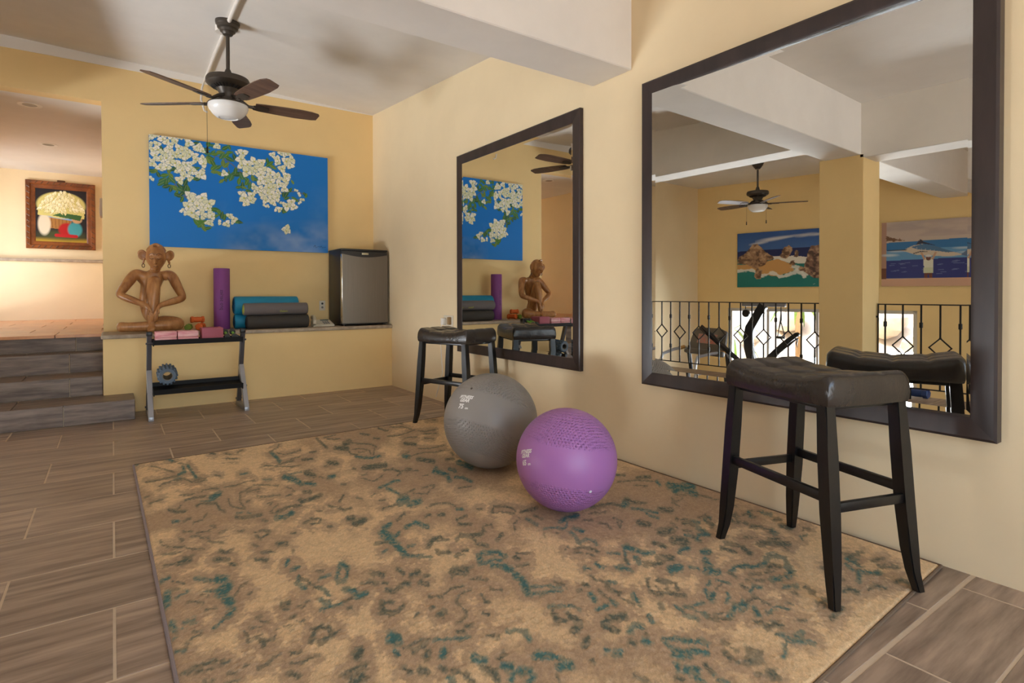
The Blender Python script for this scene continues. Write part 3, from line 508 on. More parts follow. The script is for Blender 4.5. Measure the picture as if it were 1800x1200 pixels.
for t_, w_, r_ in FLD:
    if r_ is None: continue
    q, D = r_; w2 = max(w_*1.0, .012); D = D+(spk[q]-.5)*.030
    rp.blend(np.clip((w2*.62-D)/.006, 0, 1)*.85, (146, 144, 122) if t_ == 'T' else (150, 138, 114), q)
    sp = np.clip((spk[q]-.40)*9, 0, 1)*np.clip((n2[q]-.24)*7, .35, 1)
    rp.blend(np.clip((w2*.52-D)/.006, 0, 1)*sp*(.98 if t_ == 'T' else .9), (80, 120, 117) if t_ == 'T' else (94, 104, 94), q)
fine = RNG.random(QX.shape); rp.C *= (1+(fine-.5)[..., None]*.22+(fbm(QX*60, QY*60, 2)-.5)[..., None]*.25)
edge_ = np.minimum(np.minimum(u_, 1-u_)*2.58, np.minimum(v_, 1-v_)*3.6)
PZ = .0125+(RNG.random(QX.shape)-.5)*.0026+(fbm(QX*70, QY*70, 2)-.5)*.003; PZ = np.where(edge_ < .012, .004+edge_/.012*.008, PZ)
JX = (RNG.random(QX.shape)-.5)*.002*(edge_ > .004)
M['rug'] = paint_mat('rug_pile', .95, bump=.5, spec=.1, fuzz=.16, fscale=420)
rug = thing('area_rug', 'large beige area rug with distressed teal and taupe floral pattern', 'rug', (1.4, 2.6, 0))
rp.mesh('pile', np.stack([QX+JX, QY+JX, PZ], -1), M['rug'], rug, (1.4, 2.6, 0))
M['bind'] = mat('rug_binding', (112, 92, 72), .85, bump=.4, bscale=300)
M['bind2'] = mat('rug_binding_side', (150, 138, 140), .85, bump=.4, bscale=300)
cs = [NL, NR, FR, FL]
for i in range(4):
    a, b = cs[i], cs[(i+1) % 4]
    MB().tube([(a[0]+(b[0]-a[0])*k/20, a[1]+(b[1]-a[1])*k/20, .0066) for k in range(21)], .0064, 8).build('bound_edge', M['bind2'] if i == 3 else M['bind'], rug)

# ------------------------------------------------------------------ exercise balls
def rubber(name, col):
    m = mat(name, col, .42, spec=.45); nt = m.node_tree; b = nt.nodes['Principled BSDF']; L = nt.links.new
    tc = nd(nt, 'ShaderNodeTexCoord'); sx = nd(nt, 'ShaderNodeSeparateXYZ'); L(tc.outputs['Object'], sx.inputs[0])
    # bands of fine raised dots round the ball
    vo = nd(nt, 'ShaderNodeTexVoronoi'); vo.inputs['Scale'].default_value = 88; vo.inputs['Randomness'].default_value = .12; L(tc.outputs['Object'], vo.inputs[0])
    az = nd(nt, 'ShaderNodeMath', operation='ABSOLUTE'); L(sx.outputs['Z'], az.inputs[0])
    mr = nd(nt, 'ShaderNodeMapRange'); mr.inputs[1].default_value = .085; mr.inputs[2].default_value = .10; L(az.outputs[0], mr.inputs[0])
    m2 = nd(nt, 'ShaderNodeMapRange'); m2.inputs[1].default_value = .245; m2.inputs[2].default_value = .235; L(az.outputs[0], m2.inputs[0])
    mu = nd(nt, 'ShaderNodeMath', operation='MULTIPLY'); L(mr.outputs[0], mu.inputs[0]); L(m2.outputs[0], mu.inputs[1])
    st_ = nd(nt, 'ShaderNodeMapRange'); st_.inputs[1].default_value = .0; st_.inputs[2].default_value = .5; st_.inputs[3].default_value = 1; st_.inputs[4].default_value = 0; L(vo.outputs['Distance'], st_.inputs[0])
    h_ = nd(nt, 'ShaderNodeMath', operation='MULTIPLY'); L(st_.outputs[0], h_.inputs[0]); L(mu.outputs[0], h_.inputs[1])
    bp = nd(nt, 'ShaderNodeBump'); bp.inputs['Strength'].default_value = 1.; bp.inputs['Distance'].default_value = .007; L(h_.outputs[0], bp.inputs['Height']); L(bp.outputs[0], b.inputs['Normal'])
    return m
M['print'] = mat('white_print', (232, 228, 224), .6)
def text_mesh(txt, size, bold=.0, shear=0., space=1.):
    cu = bpy.data.curves.new('_t', 'FONT'); cu.body = txt; cu.size = size; cu.offset = bold; cu.shear = shear; cu.align_x = 'CENTER'; cu.align_y = 'CENTER'; cu.space_character = space; cu.resolution_u = 3
    o = bpy.data.objects.new('_t', cu); COL.objects.link(o); bpy.context.view_layer.update()
    me = bpy.data.meshes.new_from_object(o.evaluated_get(bpy.context.evaluated_depsgraph_get())); bpy.data.objects.remove(o); bpy.data.curves.remove(cu)
    bm = bmesh.new(); bm.from_mesh(me); bpy.data.meshes.remove(me); bmesh.ops.triangulate(bm, faces=bm.faces[:]); bmesh.ops.subdivide_edges(bm, edges=[e for e in bm.edges if e.calc_length() > size*.25], cuts=2, use_grid_fill=False)
    return bm
def wrap_text(lines, c, r, nrm, right, name, parent):
    nrm = Vector(nrm).normalized(); right = Vector(right); right = (right-nrm*right.dot(nrm)).normalized(); up = nrm.cross(right)
    bm = bmesh.new()
    for txt, size, dx, dy, sh, bold in lines:
        t = text_mesh(txt, size, bold, sh)
        for v in t.verts: v.co.x += dx; v.co.y += dy
        me = bpy.data.meshes.new('_'); t.to_mesh(me); t.free(); bm.from_mesh(me); bpy.data.meshes.remove(me)
    for v in bm.verts:
        d = (nrm*r+right*v.co.x+up*v.co.y).normalized(); v.co = Vector(c)+d*(r+.0008)
    mb = MB(); mb.bm.free(); mb.bm = bm; return mb.build(name, M['print'], parent, smooth=0)
def exercise_ball(label, c, r, col, tilt, nrm, right, size_txt, plug_n):
    t = thing('exercise_ball', label, 'exercise ball', (c[0], c[1], c[2]-r))
    o = MB().ball((0, 0, 0), r, n=96, m=64).mesh('shell', rubber('rubber_'+size_txt, col), smooth=180)
    o = bpy.data.objects.new('shell', o); COL.objects.link(o); o.parent = t; o.location = (0, 0, r); o.rotation_euler = tilt
    k = r/.27
    wrap_text([('FITNESS', .026*k, 0, .034*k, .25, .0012), ('GEAR', .026*k, -.002, .013*k, .25, .0012), (size_txt, .036*k, -.014*k, -.022*k, .1, .0014), ('cm', .018*k, .026*k, -.029*k, .1, .0006)], c, r, nrm, right, 'printed_logo', t)
    p = Vector(plug_n).normalized(); MB().cyl(Vector(c)+p*(r-.002), Vector(c)+p*(r+.0015), .0085, .0065, 14).build('air_plug', mat('plug_'+size_txt, (60, 54, 50) if size_txt == '75' else (226, 220, 226), .5), t)
    return t
exercise_ball('grey exercise ball marked 75cm, standing behind the purple one', (1.9232, 2.954, .3068), .2915, (138, 132, 126), (R(-9), R(29), 0), (-.817, -.268, .51), (.104, -.369, .03), '75', (-.604, -.212, .768))
exercise_ball('purple exercise ball marked 65cm, in front of the grey one', (1.856, 2.155, .2671), .2518, (168, 112, 174), (0, R(9), 0), (-.985, .04, .165), (.006, -.323, .10), '65', (-.202, -.911, -.358))

# ------------------------------------------------------------------ bar stools
M['leather'] = mat('dark_brown_leather', (50, 43, 38), .27, col2=(38, 32, 29), vscale=5, bump=.16, bscale=60, spec=.55)
M['blackwood'] = mat('black_lacquered_wood', (13, 12, 12), .30, col2=(20, 18, 18), vscale=30, bump=.05, bscale=40, spec=.5)
SB0 = .70
def stool(label, x, y, rz):
    t = thing('bar_stool', label, 'stool', (x, y, .0150), R(rz)); z0 = SB0-.0150
    hx, hy, rc = .198, .272, .035
    mb = MB(); NU, NV = 48, 66
    def top(u, v):                         # u,v in -1..1 over the cushion
        s_ = .088+.030*abs(v)**2.2-.006*(1-abs(v))
        ex = max(abs(u), 0); ev = abs(v); fall = (max(0, ex-.84)/.16)**2*.020+(max(0, ev-.88)/.12)**2*.022
        def seam(t_, lines, w): return max(math.exp(-((t_-l)/w)**2) for l in lines)
        gx_ = seam(u, (-.34, .34), .07); gy_ = seam(v, (-.5, 0., .5), .05); inside = max(0, 1-max(ex, 0)**6)*max(0, 1-ev**8)
        tuft = max(math.exp(-(((u-a)/.13)**2+((v-b)/.10)**2)) for a in (-.34, .34) for b in (-.5, 0, .5))
        return s_-fall-inside*(.009*max(gx_, gy_)+.012*tuft)+.004*inside
    def outline(u, v):
        # rounded rectangle mapping
        X, Y = u*hx, v*hy; m_ = max(abs(u), abs(v))
        k = 1-.035*(abs(u)*abs(v))**4
        return X*k, Y*k
    Vt = [[mb.bm.verts.new((*outline(-1+2*i/NU, -1+2*j/NV), z0+top(-1+2*i/NU, -1+2*j/NV))) for i in range(NU+1)] for j in range(NV+1)]
    for j in range(NV):
        for i in range(NU): mb.bm.faces.new((Vt[j][i], Vt[j][i+1], Vt[j+1][i+1], Vt[j+1][i]))
    rim = [Vt[0][i] for i in range(NU)]+[Vt[j][NU] for j in range(NV)]+[Vt[NV][i] for i in range(NU, 0, -1)]+[Vt[j][0] for j in range(NV, 0, -1)]
    prev = rim
    for f_, o_ in ((.75, 1.012), (.45, 1.018), (.15, 1.008), (.0, .985)):
        cur = []
        for v in rim:
            wob = .0015*math.sin(v.co.y*95+v.co.x*60)*(1 if 0 < f_ < .9 else 0)
            cur.append(mb.bm.verts.new((v.co.x*(o_+wob), v.co.y*(1+(o_-1)*.7+wob), z0+(v.co.z-z0)*f_)))
        for i in range(len(rim)):
            j = (i+1) % len(rim); mb.bm.faces.new((prev[i], prev[j], cur[j], cur[i]))
        prev = cur
    mb.bm.faces.new(prev)
    lp = lambda m_, n_, mt, **k: m_.build(n_, mt, t, base=(0, 0, 0), **k)
    lp(mb, 'seat_cushion', M['leather'], smooth=60)
    lp(MB().box((-.165, -.235, z0-.018), (.165, .235, z0+.002), .004), 'seat_frame', M['blackwood'])
    for sx in (-1, 1):
        for sy in (-1, 1):
            mb = MB(); rs = []
            for z, dx, dy, w in ((z0-.0, .168, .232, .0225), (z0*.75, .172, .245, .0235), (z0*.45, .176, .260, .0235), (z0*.22, .180, .274, .022), (z0*.10, .186, .284, .019), (0, .196, .298, .0155)):
                cx, cy = sx*dx, sy*dy; rs.append(mb.ring([(cx-w, cy-w, z), (cx+w, cy-w, z), (cx+w, cy+w, z), (cx-w, cy+w, z)]))
            mb.skin(rs); bmesh.ops.bevel(mb.bm, geom=[e for e in mb.bm.edges if abs((e.verts[0].co-e.verts[1].co).normalized().z) > .8], offset=.004, segments=2, affect='EDGES')
            lp(mb, 'leg', M['blackwood'], smooth=40)
    zl_, zs_ = .345, .315
    for sx in (-1, 1): lp(MB().box((sx*.177-.010, -.262, zl_), (sx*.177+.010, .262, zl_+.036), .003), 'stretcher', M['blackwood'])
    for sy in (-1, 1): lp(MB().box((-.178, sy*.264-.010, zs_), (.178, sy*.264+.010, zs_+.034), .003), 'stretcher', M['blackwood'])
    return t
stool('black bar stool nearest the viewer, tufted leather seat in front of the large mirror', 2.288, 1.160, -17.5)
stool('black bar stool behind the grey ball, under the smaller mirror', 2.345, 4.115, 18.7)
# ------------------------------------------------------------------ canvas with white blossoms
M['paint'] = paint_mat('oil_paint', .5, bump=.12, spec=.3, fscale=160)
M['canvas'] = mat('canvas_edge', (40, 96, 160), .7)
def dist_grid(nx, ny, w, h):
    u, v = np.meshgrid(np.linspace(0, w, nx), np.linspace(0, h, ny)); return u, v
FL="15,987,50 37,987,40 67,969,60 86,943,50 75,1005,40 113,985,55 128,969,45 151,997,40 187,999,45 197,964,60 12,894,40 39,916,50 44,871,55 20,866,50 29,820,55 50,842,40 97,884,60 80,849,60 113,830,50 145,905,60 162,888,50 133,850,55 188,894,55 199,865,55 165,836,60 179,813,40 83,803,60 55,787,55 16,738,55 8,777,40 52,714,55 82,720,60 102,766,55 127,766,60 150,755,55 181,761,55 202,771,50 225,860,50 231,824,55 225,786,40 266,837,50 269,790,60 249,929,70 264,911,45 237,932,50 144,701,55 161,705,55 201,713,60 222,706,50 169,659,55 198,644,50 149,614,60 260,687,75 242,684,50 267,731,30 13,610,40 4,918,40 7,959,40 106,927,45 33,782,40 342,972,50 351,980,30 453,935,30 485,939,70 472,876,70 478,816,65 510,834,75 549,870,70 592,868,60 504,761,80 533,755,50 552,798,60 579,814,65 598,790,70 585,743,70 642,776,75 631,740,50 608,713,60 686,744,65 703,742,40 656,958,50 686,922,55 683,887,50 704,988,45 728,982,50 748,987,45 738,910,70 769,939,55 780,918,40 762,874,60 713,830,65 737,766,60 758,741,40 737,714,60 740,680,40 692,671,70 719,670,40 585,686,70 618,670,70 645,686,70 658,637,60 631,627,70 545,623,50 558,586,55 587,574,70 578,607,60 624,575,60 651,562,60 685,590,50 726,631,60 604,521,50 614,500,60 657,523,70 681,532,60 657,477,50 610,448,35 630,445,30 477,540,55 490,503,75 532,532,60 525,486,60 544,495,40 499,449,50 767,505,60 739,455,70 781,455,60 677,415,40 696,418,45 712,491,40 796,620,35 821,591,40 835,544,40 817,508,35 200,481,70 223,458,70 262,469,80 244,424,70 212,430,60 300,421,80 191,379,75 235,391,70 270,385,60 291,377,60 208,324,75 226,294,60 255,329,65 273,300,60 294,313,65 312,304,55 162,333,40 176,314,35 290,238,40 305,234,45 308,263,30 407,319,45 432,292,50 425,263,40 357,250,40 391,243,55 381,721,50 738,224,70 735,206,50"
LV="285,927,60 296,892,60 321,908,50 308,852,60 296,828,60 333,895,55 363,918,60 369,886,60 394,897,60 413,929,50 407,982,50 388,967,60 297,988,60 321,972,50 412,863,70 437,890,60 393,805,60 375,823,60 350,774,60 326,769,60 320,811,60 362,712,60 332,727,60 387,673,50 368,648,50 399,708,70 421,701,80 456,729,80 443,760,60 475,711,60 462,664,60 481,624,60 500,693,60 506,661,60 522,631,60 461,604,50 493,604,40 516,574,50 639,866,70 659,836,60 625,897,50 558,693,60 539,712,60 719,573,50 740,587,60 761,625,50 740,541,50 782,548,40 796,526,50 853,594,50 860,583,40 718,411,50 732,402,40 775,709,40 65,604,60 59,572,60 81,576,60 98,620,60 76,647,60 104,652,50 110,612,60 84,550,60 126,537,70 149,562,60 154,526,60 132,491,50 146,472,60 160,495,50 177,556,70 189,542,60 160,443,50 172,508,50 104,528,50 178,603,60 230,644,60 242,641,50 43,651,50 318,370,60 336,367,70 354,337,60 330,307,60 367,322,60 391,320,50 379,302,50 460,267,60 234,242,80 261,229,80 246,265,60 269,192,60 293,190,50 441,265,50 209,1009,50 238,974,50 249,1009,40 61,880,50 99,703,60 121,713,60 213,736,50 236,741,50 27,679,60 11,675,50 94,816,50 116,800,40 185,940,50"
BR=[[(0.273, 0.892), (0.333, 0.884), (0.381, 0.856), (0.425, 0.816), (0.462, 0.764), (0.494, 0.726)], [(0.333, 0.889), (0.32, 0.811), (0.332, 0.738)], [(0.393, 0.816), (0.406, 0.753), (0.412, 0.699)], [(0.099, 0.651), (0.126, 0.573), (0.154, 0.505), (0.183, 0.457)], [(0.306, 0.39), (0.354, 0.331), (0.404, 0.316), (0.466, 0.268)], [(0.678, 0.566), (0.733, 0.598), (0.803, 0.621), (0.86, 0.583)], [(0.691, 0.488), (0.753, 0.485), (0.817, 0.541)], [(0.487, 0.724), (0.526, 0.665), (0.512, 0.573)]]

X0, X1, Z0, Z1, YP = .317, 2.137, 1.59, 2.734, YB-.035
pw, ph = X1-X0, Z1-Z0
U, V = dist_grid(520, 330, pw, ph)
P = Paint(U, V, (12, 116, 200))
P.blend(np.clip((.5-V/ph)*1.2, 0, 1)*.25, (40, 136, 208)); P.blend(np.clip((V/ph-.6)*2, 0, 1)*.25, (12, 116, 200))
un, vn = U/pw, V/ph
cl_ = fbm(un*5+2, vn*4+8, 4)
P.blend(np.clip((cl_-.33)*3.5, 0, 1)*np.clip((.30+.16*(un-.6)-vn)*5, 0, 1)*np.clip((un-.33)*7, 0, 1)*.72, (150, 174, 212))
P.blend(np.clip((cl_-.45)*5, 0, 1)*np.clip((.5-abs(vn-.42))*3-.6, 0, 1)*np.clip((un-.86)*9, 0, 1)*.45, (110, 156, 208))
P.blend(np.clip((fbm(un*8, vn*7+20, 3)-.5)*6, 0, 1)*np.clip(1-np.hypot((un-.47)*5, (vn-.36)*4), 0, 1)*.35, (90, 146, 204))
rr = random.Random(3); px_ = lambda s_: s_/5/165.
def leafshape(cx, cy, L, w, a):
    ca, sa = math.cos(a), math.sin(a); o = []
    for t in np.linspace(0, 1, 7): o.append((t-.5, .5*w/L*math.sin(math.pi*t**.8)))
    for t in np.linspace(1, 0, 7)[1:-1]: o.append((t-.5, -.5*w/L*math.sin(math.pi*t**.8)))
    return [(cx+(x*ca-y*sa)*L, cy+(x*sa+y*ca)*L) for x, y in o]
for b in BR: P.stroke([(x*pw, y*ph) for x, y in b], .008, (112, 96, 84))
for tok in LV.split():
    x, y, s_ = map(int, tok.split(',')); x *= pw/1000; y *= ph/1000; L = px_(s_)*1.3; a = rr.uniform(-.5, 2.4)
    c = rr.choice([(58, 108, 52), (76, 124, 48), (44, 92, 60), (102, 132, 58), (62, 116, 74)])
    P.poly(leafshape(x, y, L, L*.46, a), c); P.stroke([(x-L*.4*math.cos(a), y-L*.4*math.sin(a)), (x+L*.4*math.cos(a), y+L*.4*math.sin(a))], .004, (150, 160, 90), .7)
toks = [tuple(map(int, t.split(','))) for t in FL.split()]
for x, y, s_ in toks:
    x *= pw/1000; y *= ph/1000; L = px_(s_)*.88; a0 = rr.uniform(0, 6.28); n = 3 if s_ >= 45 else 2
    for k in range(n):
        a = a0+k*2*math.pi/3+rr.uniform(-.3, .3); cx, cy = x+math.cos(a)*L*.38, y+math.sin(a)*L*.38
        P.poly(leafshape(cx, cy, L*1.06, L*.90, a), (88, 130, 128), .7); P.poly(leafshape(cx, cy+.002, L*.9, L*.76, a), rr.choice([(238, 234, 214), (230, 228, 200), (242, 238, 224), (224, 224, 190)]))
        P.stroke([(x, y), (x+math.cos(a)*L*.7, y+math.sin(a)*L*.7)], .0035, (170, 176, 110), .7)
    if n == 3: P.ell(x, y, L*.13, L*.13, (196, 192, 96))
pts = [(.905, .055), (.915, .075), (.92, .05), (.935, .062), (.95, .058), (.955, .07), (.962, .052), (.985, .06)]
P.stroke([(x*pw, y*ph) for x, y in pts], .004, (24, 40, 70), .8)
can = thing('flower_painting', 'wide blue canvas painted with white blossoms above the ledge', 'painting', ((X0+X1)/2, YB, Z0))
MB().box((X0, YP+.0015, Z0), (X1, YB-.001, Z1), .003).build('canvas', M['canvas'], can)
P.mesh('painted_face', np.stack([X0+U, np.full(U.shape, YP), Z0+V], -1), M['paint'], can, _base(can))

# ------------------------------------------------------------------ mini fridge
M['fr_black'] = mat('black_fridge_shell', (36, 33, 33), .42, bump=.05, bscale=200)
M['steel'] = mat('brushed_steel', (128, 120, 110), .42, .85, var=.12, vscale=6, stretch=(60, 60, .6))
M['chrome'] = mat('chrome', (210, 208, 205), .12, 1.)
M['badge'] = mat('badge_plate', (200, 190, 160), .3, .5)
fx0, fx1, fy0, fy1, fz0, fz1 = 2.140, 2.700, 6.395, 6.870, ZL, 1.617
fr = thing('mini_fridge', 'small fridge with stainless door on the ledge in the corner', 'fridge', ((fx0+fx1)/2, 6.63, ZL))
MB().box((fx0, fy0+.055, fz0+.018), (fx1, fy1, fz1-.02), .008).build('cabinet', M['fr_black'], fr)
MB().box((fx0-.004, fy0+.02, fz1-.024), (fx1+.004, fy1, fz1), .008).build('top_panel', M['fr_black'], fr)
d = MB(); pr = []
for k in range(13):
    t = k/12; x = fx0+.006+t*(fx1-fx0-.012); pr.append((x, fz1-.062-.034*math.sin(math.pi*t)))
d.prism([(fx0+.006, fz0+.03), (fx1-.006, fz0+.03)]+pr[::-1], fy0, fy0+.05, lambda u, v, h: (u, h, v)); dr = d.build('door', M['steel'], fr, smooth=20)
MB().prism(pr+[(fx1-.006, fz1-.028), (fx0+.006, fz1-.028)], fy0+.006, fy0+.05, lambda u, v, h: (u, h, v)).build('handle_recess', M['fr_black'], fr, smooth=20)
MB().box((fx0, fy0-.002, fz0+.032), (fx0+.010, fy0+.046, fz1-.066), .002).build('door_trim', M['chrome'], fr)
MB().box(((fx0+fx1)/2-.04, fy0+.002, fz1-.066), ((fx0+fx1)/2+.04, fy0+.008, fz1-.044), .002).build('badge', M['badge'], fr)
MB().box((fx0+.004, fy0+.012, fz0+.018), (fx1-.004, fy0+.06, fz0+.03)).build('kick_panel', M['fr_black'], fr)
for x in (fx0+.04, fx1-.04):
    for y in (fy0+.05, fy1-.05): MB().cyl((x, y, fz0), (x, y, fz0+.02), .016).build('foot', M['fr_black'], fr)

# ------------------------------------------------------------------ exercise mats, roller
def mat_roll(label, x0, x1, y, zc, r, m, inner, logo=None, flat=1.):
    t = thing('rolled_mat', label, 'exercise mat', ((x0+x1)/2, y, zc-r*flat), group=None)
    mb = MB(); n = 30
    prof = [(x0+.012, r*.93), (x0, r*.86)]
    def ring(x, rr_, k=0): return [(x, y+math.cos(2*math.pi*i/n)*rr_, zc+math.sin(2*math.pi*i/n)*rr_*flat) for i in range(n)]
    mb.skin([mb.ring(ring(x0, r*.90)), mb.ring(ring(x0+.006, r*.98)), mb.ring(ring(x0+.02, r)), mb.ring(ring(x1-.02, r)), mb.ring(ring(x1-.006, r*.98)), mb.ring(ring(x1, r*.90))]); mb.build('outer_layer', m, t, smooth=50)
    N = 90
    for xx, sg in ((x0, -1), (x1, 1)):
        sp = MB(); pts = []
        for k in range(N+1):
            a = k/N*5*2*math.pi; q = r*.12+(r*.86-r*.12)*k/N; pts.append((xx+sg*.001, y+math.cos(a)*q, zc+math.sin(a)*q*flat))
        sp.tube(pts, r*.035, 6); sp.build('rolled_edge', inner, t)
    if logo:
        bm = text_mesh(logo, .032, .0006)
        for v in bm.verts:
            a = math.radians(-62)+v.co.y/r*-1; v.co = Vector((x0+(x1-x0)*.60+v.co.x, y+math.sin(math.radians(-90)+.35-v.co.y/r*-1*0)*0, zc))+Vector((0, -math.cos(-.38+v.co.y/r)*(r+.001), math.sin(-.38+v.co.y/r)*(r+.001)*flat))
        mb = MB(); mb.bm.free(); mb.bm = bm; mb.build('printed_logo', inner, t, smooth=0)
    return t
M['mat_char'] = mat('charcoal_foam', (58, 54, 50), .75, bump=.1, bscale=200)
M['mat_dark'] = mat('dark_foam_edge', (36, 33, 32), .8)
M['mat_grey'] = mat('grey_foam', (104, 98, 98), .7, bump=.1, bscale=200)
M['mat_lime'] = mat('lime_lining', (168, 172, 70), .7)
M['mat_blue'] = mat('blue_foam', (12, 128, 164), .6, bump=.1, bscale=200)
M['mat_blue2'] = mat('dark_blue_foam', (8, 78, 108), .7)
mat_roll('charcoal rolled exercise mat, lowest at the front of the stack', 1.150, 1.778, 6.470, ZL+.073, .073, M['mat_char'], M['mat_dark'])
mat_roll('grey rolled exercise mat with lime lining, on top of the charcoal one', 1.122, 1.772, 6.480, ZL+.146+.064, .065, M['mat_grey'], M['mat_lime'], 'Gaiam')
mat_roll('lower blue rolled exercise mat behind the charcoal one', 1.060, 1.690, 6.640, ZL+.078, .078, M['mat_blue'], M['mat_blue2'])
mat_roll('upper blue rolled exercise mat at the back of the stack', 1.055, 1.705, 6.636, ZL+.156+.094, .095, M['mat_blue'], M['mat_blue2'])
M['purple'] = mat('purple_foam', (126, 62, 132), .6, bump=.12, bscale=120)
M['purple_d'] = mat('dark_purple_print', (78, 34, 84), .6)
rl = thing('foam_roller', 'tall purple foam roller standing upright on the ledge', 'foam roller', (.945, 6.66, ZL))
MB().lathe([(.030, 0), (.074, 0), (.078, .005), (.078, .637), (.074, .642), (.030, .642), (.028, .640), (.028, .002)], (.945, 6.66, ZL), 40, cap0=False, cap1=False).build('foam_body', M['purple'], rl, smooth=50)
bm = text_mesh('pro series', .052, .0004)
for v in bm.verts:
    a = v.co.y/.078-.12; v.co = Vector((.945+math.sin(a)*.0787, 6.66-math.cos(a)*.0787, ZL+.31+v.co.x))
mb = MB(); mb.bm.free(); mb.bm = bm; mb.build('stamped_text', M['purple_d'], rl, smooth=0)

# ------------------------------------------------------------------ telephone, outlets
M['phone'] = mat('cream_phone_plastic', (208, 200, 180), .45)
M['key'] = mat('grey_keys', (120, 118, 112), .5)
ph_ = thing('telephone', 'cream desk telephone on the ledge between mats and fridge', 'telephone', (1.96, 6.56, ZL))
def wedge(x0, x1, y0, y1, z0, za, zb): return MB().prism([(y0, z0), (y1, z0), (y1, zb), (y0, za)], x0, x1, lambda u, v, h: (h, u, v))
o = wedge(1.86, 2.08, 6.47, 6.65, ZL, ZL+.022, ZL+.072); bmesh.ops.bevel(o.bm, geom=o.bm.edges[:], offset=.006, segments=2, affect='EDGES'); o.build('base', M['phone'], ph_)
hs = MB().tube([(1.845, 6.45, ZL+.030), (1.853, 6.46, ZL+.058), (1.872, 6.55, ZL+.105), (1.882, 6.64, ZL+.108), (1.885, 6.66, ZL+.085)], [.020, .024, .019, .024, .020], 12).build('handset', M['phone'], ph_)
for i in range(3):
    for j in range(4):
        x, yy = 1.975+i*.026, 6.495+j*.024; z = ZL+.022+(yy-6.47)/.18*.05
        MB().box((x-.009, yy-.008, z-.002), (x+.009, yy+.008, z+.006), .002).build('key', M['key'], ph_)
MB().box((1.96, 6.605, ZL+.057), (2.05, 6.635, ZL+.074), .003).build('display', mat('phone_display', (70, 76, 66), .2), ph_)
cp = []
for k in range(120):
    t = k/119; cp.append((1.835-.05*math.sin(t*3.1)+.10*t, 6.44-.03*math.sin(t*6), ZL+.008+.006*math.cos(t*150))); cp[-1] = (cp[-1][0], cp[-1][1]+.006*math.sin(t*150), cp[-1][2])
MB().tube(cp, .0028, 5).build('coiled_cord', M['phone'], ph_)
M['plate'] = mat('outlet_plate', (222, 214, 196), .4)
ol = thing('wall_outlet', 'cream socket plate on the back wall beside the fridge', 'outlet', (2.072, YB, .95))
MB().box((2.037, YB-.007, .895), (2.108, YB-.0005, 1.013), .004).build('plate', M['plate'], ol)
for z in (.978, .932): MB().cyl((2.072, YB-.0075, z), (2.072, YB-.004, z), .013, n=16).build('socket', M['black'] if z > .95 else M['key'], ol)
po = thing('plug_adapter', 'white plug adapters in the socket behind the far bar stool', 'plug', (XW, 4.94, .80))
MB().box((XW-.006, 4.845, .76), (XW-.0005, 5.035, .88), .004).build('plate', M['plate'], po)
MB().box((XW-.045, 4.975, .785), (XW-.006, 5.03, .852), .006).build('adapter', M['white'], po)
MB().box((XW-.035, 4.875, .79), (XW-.006, 4.915, .865), .006).build('adapter', mat('tan_adapter', (150, 120, 80), .5), po)
MB().tube([(XW-.04, 5.0, .80), (XW-.06, 5.0, .74), (XW-.05, 5.02, .60), (XW-.012, 5.05, .3), (XW-.010, 5.2, .03)], .004, 6).build('cord', M['white'], po)

# ------------------------------------------------------------------ dumbbell rack and what is on it
M['rk_dark'] = mat('grey_rack_post', (96, 94, 98), .4, .5)
M['rk_lite'] = mat('silver_rack_foot', (168, 168, 172), .38, .5)
rk_ = thing('dumbbell_rack', 'two tier dumbbell rack of grey posts and black trays before the ledge', 'rack', (.64, 5.95, 0))
def bar(a, b, wx, wt, m, name, parent, bev=.003):
    """rectangular tube from a to b lying in a plane x = const"""
    a, b = Vector(a), Vector(b); d = (b-a).normalized(); n_ = Vector((1, 0, 0)).cross(d); mb = MB()
    f = lambda c: [c-Vector((wx/2, 0, 0))-n_*wt/2, c+Vector((wx/2, 0, 0))-n_*wt/2, c+Vector((wx/2, 0, 0))+n_*wt/2, c-Vector((wx/2, 0, 0))+n_*wt/2]
    mb.skin([mb.ring(f(a)), mb.ring(f(b))]); bmesh.ops.bevel(mb.bm, geom=mb.bm.edges[:], offset=bev, segments=1, affect='EDGES'); return mb.build(name, m, parent, smooth=0)
for x, s_ in ((.262, -1), (1.020, 1)):
    bar((x, 6.17, .02), (x, 5.93, .735), .038, .05, M['rk_dark'], 'post', rk_)
    bar((x+.012*s_*0, 5.77, .02), (x, 6.03, .40), .042, .055, M['rk_lite'], 'front_leg', rk_)
    MB().box((x-.021, 5.745, .0), (x+.021, 6.20, .04), .004).build('foot_bar', M['rk_lite'], rk_)
    MB().box((x-.023, 5.905, .725), (x+.023, 5.965, .765), .006).build('end_cap', M['black'], rk_)
    for z, yy in ((.66, 5.925), (.22, 5.90), (.06, 6.17)): MB().cyl((x-.028, yy, z), (x+.028, yy, z), .009, n=8).build('bolt', M['rk_dark'], rk_)
